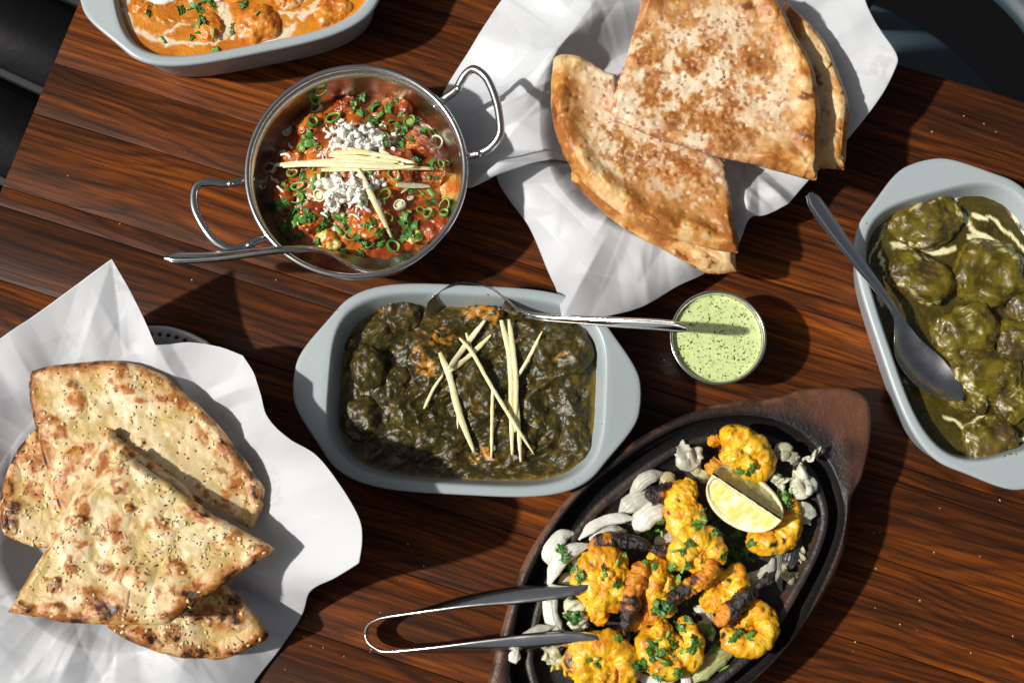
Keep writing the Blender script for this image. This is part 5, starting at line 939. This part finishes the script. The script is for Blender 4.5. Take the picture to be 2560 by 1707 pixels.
def prawn(label, spine, fills, tail, seed, chars=(), tc=.5, fan=True):
    V, Fc, cp_ = body(spine, seed); ch = [(*z3([(x, y)])[0], rx*.489, ry*.489, *a) for x, y, rx, ry, *a in chars]; Fl = Fc.tolist()+cp_; Vs = [V]; o = len(V)
    c0 = z3([(np.mean([s[0] for s in spine]), np.mean([s[1] for s in spine]))])[0]; root = thing('prawn', A(*P(*c0, .031)), label, 'prawn', 'tandoori prawns on the sizzler plate')
    for k, (x, y, z, rx, ry, rz) in enumerate(fills):
        B, f = blobV(P(*z3([(x, y)])[0], z/1000), A(rx, ry, rz)/1000, .3*k, .30, None, seed+30+k, 5); Vs.append(B); Fl += (f+o).tolist(); o += len(B)
    V = np.vstack(Vs); mesh('body', V, Fl, PRAWN, root, pcolr(V, seed, ch), reg='siz')
    if tail:
        T_, f, cp_ = body([(x, y, z, r*q) for (x, y, z, r), q in zip(tail, np.linspace(1.02, .80, len(tail)))], seed+50, 110, 36, .0, 1., .0010, .68, .16); uu = np.repeat(np.linspace(0, 1, 110), 36); aa_ = np.linspace(0, 2*math.pi, 36, endpoint=False); lon = np.tile(.5+.5*np.cos(aa_-(.4 if seed % 60 else 2.7)), 110); n2 = fbm(T_, .006, seed+60, 3); n3 = fbm(T_, .002, seed+61, 3); c = mix(A(.66, .24, .014), A(.46, .12, .014), ss(-.3, .4, n2)); c = mix(c, A(.74, .38, .015), ss(.25, .7, fbm(T_, .007, seed+63, 2))*.8); m = ss(tc-.10, tc+.40, uu+.30*n2+.30*(lon-.55)); c = mix(c, A(.09, .026, .010), ss(.0, .6, m)); c = mix(c, A(.014, .011, .010), ss(.40, .95, m+.35*n3))
        q = mesh('tail', T_, f, CHAR, root, c, caps=cp_, reg='siz')
        if fan:
            e, b = np.array(P(*z3([tail[-1][:2]])[0], tail[-1][2]/1000)), np.array(P(*z3([tail[-2][:2]])[0], tail[-2][2]/1000)); dr = nrm(e-b); L0 = tail[-1][3]/1000
            for s_ in (-1, 0, 1):
                an = math.atan2(dr[1], dr[0])+s_*.27+.1*math.sin(seed); cc3 = e+A(math.cos(an), math.sin(an), -.05)*L0*(1.3-.35*abs(s_))+A(0, 0, .0006*(1-abs(s_))); B, f = blobV(cc3, (L0*(2.1-.4*abs(s_)), L0*.50, L0*.30), an, .30, None, seed+70+s_, 3); mesh('tail_fin', B, f, CHAR, q, mix(A(.016, .012, .011), A(.16, .045, .012), ss(.2, .7, fbm(B, .003, seed+80))*.8), reg='siz')
prawn('yellow tandoori prawn at the top of the plate, above the lemon wedge', [(1225, 345, 46, 7), (1290, 318, 50, 9), (1370, 350, 50, 9.5), (1430, 410, 48, 9), (1425, 480, 46, 8.5), (1350, 510, 45, 8), (1270, 480, 44, 7.5)], [(1310, 420, 48, 11, 10, 9), (1330, 292, 51, 6, 4, 5), (1195, 330, 46, 4, 3.5, 4)], [(1235, 430, 42, 6), (1205, 470, 41, 6), (1188, 515, 40, 5)], 1100, [(1218, 370, 16, 24), (1290, 485, 20, 14), (1300, 290, 12, 20)], .95, False)
prawn('yellow prawn left of the lemon with a blunt black charred tail', [(1110, 610, 46, 8.5), (1055, 600, 47, 9.5), (1025, 680, 47, 9.5), (1035, 765, 46, 9.5), (1095, 800, 44, 8)], [(1075, 700, 48, 9, 10, 8), (1065, 555, 47, 4, 4, 4)], [(1030, 597, 43, 7), (960, 598, 44, 7.5), (890, 604, 44, 7.8), (838, 612, 43, 7)], 1130, [(1005, 635, 18, 14), (970, 692, 16, 20), (1030, 560, 10, 8)], .25, False)
prawn('orange yellow prawn curling around the right side under the lemon wedge', [(1540, 610, 43, 6.5), (1582, 690, 44, 7.5), (1580, 780, 44, 8), (1525, 840, 44, 8), (1440, 845, 44, 7.5), (1360, 815, 42, 7)], [(1450, 760, 41, 10, 8, 6)], None, 1160, [(1508, 858, 15, 22), (1555, 838, 20, 13, -30), (1590, 640, 12, 10)])
prawn('plump prawn at the centre of the heap with a long black tail crossing in front', [(1020, 985, 50, 8), (1035, 900, 54, 9.5), (1090, 845, 55, 9.5), (1160, 845, 55, 9), (1200, 900, 55, 8.5), (1185, 960, 55, 7.5)], [(1100, 910, 53, 10, 9, 7)], [(1190, 940, 57, 6.5), (1160, 1010, 57, 6.5), (1095, 1075, 56, 6.2), (1020, 1125, 54, 5.6), (965, 1158, 52, 3.8)], 1190, [(1145, 945, 14, 30), (1200, 935, 12, 20), (1215, 860, 10, 30)], .52, True)
prawn('broad yellow prawn nearest the tong tips with a dark tail arching over its top', [(765, 955, 46, 8), (680, 935, 48, 9), (590, 960, 48, 9.5), (535, 1025, 47, 9), (580, 1095, 47, 9.5), (665, 1140, 46, 9), (730, 1175, 43, 8)], [(665, 1040, 49, 13, 12, 8), (600, 1000, 48, 8, 8, 8), (500, 1040, 44, 5, 5, 4)], [(560, 905, 47, 5.5), (610, 862, 49, 6.2), (700, 838, 50, 6.2), (800, 852, 51, 6), (880, 878, 50, 4.6)], 1220, [(530, 930, 16, 10), (570, 960, 10, 24)], .12, True)
prawn('prawn in the middle whose charred tail hangs straight down between its neighbours', [(975, 960, 46, 7.5), (905, 1000, 47, 8), (880, 1085, 46, 8.5), (920, 1165, 44, 8), (1000, 1180, 42, 7)], [(950, 1070, 45, 9, 9, 7), (905, 940, 44, 7, 6, 5)], [(850, 955, 52, 5), (805, 1020, 53, 6.5), (775, 1110, 53, 6.5), (758, 1210, 51, 6.5), (745, 1310, 48, 4.5)], 1250, [(820, 960, 14, 18), (935, 885, 16, 14)], .42, True)
prawn('smooth golden prawn right of the crossing black tail', [(1250, 985, 43, 7), (1310, 1030, 44, 8.5), (1295, 1110, 44, 9), (1210, 1145, 43, 8.5), (1120, 1140, 41, 7)], [(1215, 1070, 44, 11, 9, 7)], None, 1280, [(1280, 1005, 14, 24), (1270, 1050, 8, 14), (1130, 1100, 20, 8)])
prawn('round curled prawn at the bottom centre covered in chopped coriander', [(905, 1300, 46, 7), (855, 1365, 47, 8), (880, 1445, 47, 8.5), (965, 1480, 47, 8.5), (1055, 1450, 47, 8.5), (1085, 1370, 47, 8), (1060, 1290, 46, 7.5), (1000, 1250, 44, 6.5)], [(965, 1370, 47, 10, 9, 7), (915, 1300, 50, 7, 6, 5)], [(960, 1235, 42, 6), (880, 1228, 42, 6.5), (790, 1255, 41, 6), (700, 1298, 40, 4.5), (615, 1306, 39, 3)], 1310, [(940, 1240, 14, 8), (1100, 1470, 8, 14)], .45, True)
prawn('lone curled prawn at the lower right with an upright fan of black tail', [(1330, 1290, 46, 5.5), (1400, 1210, 46, 7), (1455, 1230, 46, 8), (1452, 1320, 46, 8.5), (1375, 1370, 46, 8.5), (1285, 1350, 45, 8), (1250, 1285, 45, 7)], [(1370, 1290, 44, 9, 9, 5)], [(1240, 1285, 49, 6.5), (1262, 1225, 53, 7.5), (1315, 1165, 55, 7), (1375, 1115, 55, 5.5), (1425, 1075, 54, 4.2)], 1340, [(1450, 1190, 12, 10), (1245, 1330, 20, 16)], .22, True)
prawn('large yellow prawn at the bottom left, cut by the photo edge, scorched on its left', [(490, 1560, 45, 8), (485, 1470, 46, 9.5), (550, 1400, 47, 10), (640, 1375, 48, 10), (720, 1425, 47, 10), (735, 1520, 46, 10), (680, 1600, 45, 9)], [(600, 1500, 48, 14, 13, 8)], None, 1370, [(445, 1460, 26, 50), (450, 1530, 20, 40), (690, 1345, 14, 10), (570, 1420, 8, 8)])
prawn('small scrap of yellow prawn below the upper tong tip', [(520, 1150, 41, 5), (570, 1190, 42, 6), (620, 1240, 42, 6), (640, 1265, 40, 4)], [], None, 1400, [(560, 1160, 10, 8)])

# ------------------------------------------------------------------ lemon wedge
a_, b_ = P(1786, 1186, .0660), P(1951, 1296, .0650); e1 = nrm(b_-a_); e2 = nrm(np.cross(e1, A(0, 0, 1))); e2 = e2 if e2[1] < 0 else -e2; e3 = np.cross(e1, e2); e3 = e3 if e3[2] > 0 else -e3; oc_ = (a_+b_)/2; LL = np.linalg.norm(b_-a_)/2+.0012
xs = LL*np.sin(np.linspace(-1, 1, 60)*math.pi/2*.997); RX = .0245*np.sqrt(np.clip(1-(xs/LL)**2, 1e-5, 1))**.82; f1_, f2_ = R_(-40), R_(-134); ph = np.linspace(f1_, f2_, 40); ro = np.linspace(0, 1, 42)
def lem(x, r, f): return oc_+e1*x[..., None]+e2*(r*np.cos(f))[..., None]+e3*(r*np.sin(f))[..., None]
V1 = lem(np.repeat(xs[:, None], 40, 1), np.repeat(RX[:, None], 40, 1), np.repeat(ph[None], 60, 0)).reshape(-1, 3); V1 += nrm(V1-oc_)*(.00018*fbm(V1, .0016, 71))[:, None]
lw = thing('lemon_wedge', oc_-A(0, 0, .022), 'lemon wedge lying skin down on top of the prawns', 'lemon wedge')
mesh('peel', V1, gfaces(60, 40, False), LEMON, lw, mix(A(.72, .50, .02), A(.66, .55, .10), ss(-.3, .5, fbm(V1, .004, 72))), reg='siz')
for fk, sg in ((f1_, 1), (f2_, -1)):
    X, Rr = np.repeat(xs[:, None], 42, 1), RX[:, None]*ro[None]; V = lem(X, Rr, np.full(X.shape, fk)); nrm_ = e2*(-math.sin(fk)*sg)+e3*(math.cos(fk)*sg); de = np.minimum(RX[:, None]*(1-ro[None]), (LL-np.abs(X))*1.0).ravel(); Vf = V.reshape(-1, 3)
    fl_ = ss(.0018, .0030, de+.0004*fbm(Vf, .003, 75)); rd = np.stack([X.ravel()*.25, Rr.ravel(), 0*Rr.ravel()], 1); ves = ridged(np.column_stack([X.ravel(), Rr.ravel()*.35, 0*X.ravel()]), .0028, 76, 2)
    Vf = Vf-nrm_*(.0016*fl_*ss(0, .004, Rr.ravel())+fl_*(.0003*ves+.0004*fbm(Vf, .005, 77)))[:, None]+nrm_*(.0010*np.exp(-(Rr.ravel()/.0022)**2))[:, None]
    c = mix(A(.80, .76, .58), mix(A(.74, .62, .16), A(.80, .74, .40), ss(-.2, .7, ves)), fl_); c = mix(c, A(.80, .76, .58), np.exp(-(Rr.ravel()/.0011)**2)*.9); c = mix(c, A(.72, .52, .03), ss(.0007, .0003, de))
    c = mix(c, A(.82, .80, .62), ss(.1, .7, fbm(Vf, .007, 79, 3))*.7*(sg > 0)); mesh('cut_face', Vf, gfaces(60, 42, False), LEMON, lw, c, reg='siz')

# ------------------------------------------------------------------ coriander on the sizzler
tr = bvh('siz', 'board')
def herbs(label, pts, seed, size=(.0034, .0062), stem=()):
    c = np.mean(z3(pts), 0); h, _ = hit(tr, *c); root = thing('chopped_coriander', h if h is not None else P(*c, .04), label, 'chopped herb', 'chopped coriander on the sizzler'); leaves(root, tr, z3(pts), size, seed, .0008, [(*z3([(x, y)])[0], a, l) for x, y, a, l in stem])
herbs('dark coriander clump tucked under the left end of the lemon', [(1140, 700), (1120, 735), (1160, 720), (1130, 770), (1180, 740), (1105, 750), (1220, 730), (1200, 790)], 31, (.004, .0068))
herbs('coriander leaves gathered below the lemon between the two prawns', [(1290, 820), (1300, 860), (1280, 890), (1240, 930), (1270, 940), (1330, 920), (1370, 940), (1310, 950), (1350, 900), (1260, 830), (1300, 910), (1390, 930), (1215, 800)], 32, (.0036, .0066))
herbs('coriander sprig with a short stem beside the broad white onion petal', [(905, 755), (915, 735), (900, 780), (850, 812), (870, 820), (885, 800)], 33, (.0036, .0056), [(930, 812, -1.5, .0055)])
herbs('bright coriander sprig lying over the onion at the left end', [(425, 895), (440, 920), (455, 945), (470, 980), (490, 1000), (505, 1015), (410, 885)], 34, (.004, .0062))
herbs('coriander bits on the central prawn', [(980, 960), (985, 1000), (970, 985), (1030, 890), (1010, 1050), (985, 1080), (1075, 855), (1060, 960), (900, 960), (855, 955)], 35, (.0026, .005), [(1010, 890, .2, .010), (1040, 985, 1.0, .006)])
herbs('herb flakes sprinkled on the broad yellow prawn', [(630, 1040), (640, 1010), (690, 1085), (700, 1060), (510, 1045), (625, 990), (745, 900)], 36, (.002, .0042), [(702, 950, 1.3, .004)])
herbs('chopped coriander covering the round bottom prawn', [(870, 1380), (850, 1350), (900, 1420), (935, 1395), (950, 1400), (985, 1385), (1000, 1370), (1035, 1400), (1100, 1360), (1095, 1340), (960, 1470), (990, 1430), (980, 1230), (1000, 1250), (1050, 1240), (1040, 1280), (1060, 1260), (860, 1400), (880, 1440), (1025, 1330), (970, 1345), (915, 1385), (1010, 1290), (1070, 1400)], 37, (.0028, .0056), [(960, 1320, 1.2, .005), (930, 1450, -.4, .010), (905, 1350, .3, .005)])
herbs('coriander pieces under the middle prawn by the bottom', [(900, 1180), (960, 1185), (1040, 1165), (930, 1195), (785, 1330), (800, 1320), (990, 1190)], 38, (.003, .006))
herbs('dark coriander under the bottom prawns', [(780, 1460), (810, 1475), (850, 1485), (830, 1450), (870, 1500), (800, 1495), (910, 1525), (1010, 1525)], 39, (.0034, .006))
herbs('coriander leaf on the lone curled prawn', [(1335, 1280), (1325, 1310), (1350, 1325), (1310, 1325), (1375, 1325)], 40, (.003, .005))
herbs('green herb bits in the cabbage between the tong arms', [(470, 1220), (490, 1240), (500, 1225), (480, 1255), (450, 1220), (420, 1120)], 41, (.0034, .0056))
herbs('green leaf and stem tucked right of the lemon', [(1560, 650), (1570, 680), (1545, 610), (1555, 640), (1585, 600)], 42, (.003, .006), [(1535, 608, .6, .009), (1588, 590, 1.5, .012)])
herbs('green herb scraps by the pale green strip at the bottom right', [(1205, 1385), (1225, 1370), (1190, 1400), (1160, 1320), (1150, 1290)], 43, (.003, .005), [(1245, 1490, .4, .008)])
herbs('coriander scraps on the bottom left prawn', [(590, 1450), (605, 1480), (700, 1340), (560, 1440)], 44, (.0028, .005))
herbs('few coriander scraps on the top prawn', [(1340, 495), (1365, 500), (1320, 490), (1390, 480), (1390, 850), (1330, 800)], 45, (.0026, .0048))

# ------------------------------------------------------------------ drips on the dish rims
def drips(root, reg, pts, col):
    t = bvh(*reg)
    for k, (x, y, r) in enumerate(pts):
        h, n = hit(t, x, y)
        if h is None: continue
        V, Fc = blobV(h, (r, r*.7, .00025), k*1.3, .3, None, 2000+k, 2); mesh('sauce_drip', V, Fc, GRAVY, root, col)
drips(pk, ['dish' + 'grey b'], zp([(362, 290, .0006), (220, 527, .0004), (1325, 155, .0005), (1000, 232, .0008), (1300, 190, .0009), (1840, 1365, .0004), (2015, 1000, .0006), (1860, 250, .0005)]), (.16, .11, .012))
drips(oc, ['dish' + 'grey b'], zo([(1072, 526, .0007), (430, 500, .0005)]), (.5, .17, .01))
drips(gc, ['dish' + 'grey b'], zd([(985, 1352, .0012), (960, 1360, .0009), (1010, 1350, .0008), (600, 560, .0004), (360, 345, .0008)]), (.14, .10, .01))

# ------------------------------------------------------------------ crumbs and specks on the table
rg = random.Random(77); Vs = []; Fs = []; o = 0
for x, y in [(466, 742), (1280, 640), (2410, 290), (2460, 310), (2490, 330), (2330, 330), (820, 1290), (1020, 1360), (300, 560), (690, 700), (2190, 1420), (2300, 1500), (2450, 1390), (2350, 1270), (2200, 1330), (2500, 1250), (1000, 1450), (760, 1590), (860, 1640), (2250, 1560), (480, 700), (170, 440), (1750, 905), (1660, 900), (2080, 1500)]+[(rg.uniform(700, 1150), rg.uniform(1280, 1690)) for k in range(10)]+[(rg.uniform(2100, 2540), rg.uniform(1300, 1690)) for k in range(8)]:
    r = rg.uniform(.00025, .0006); V, Fc = blobV(P(x, y, r*.3), (r*1.5, r, r*.6), rg.uniform(0, 3), .4, None, o, 1); Vs.append(V); Fs.append(Fc+o); o += len(V)
cb = mesh('bread_crumbs', np.vstack(Vs), np.vstack(Fs), FLAKE, None, A(.50, .40, .28)); tag(cb, 'tiny pale bread crumbs and specks scattered on the bare wooden table', 'crumbs', kind='stuff')
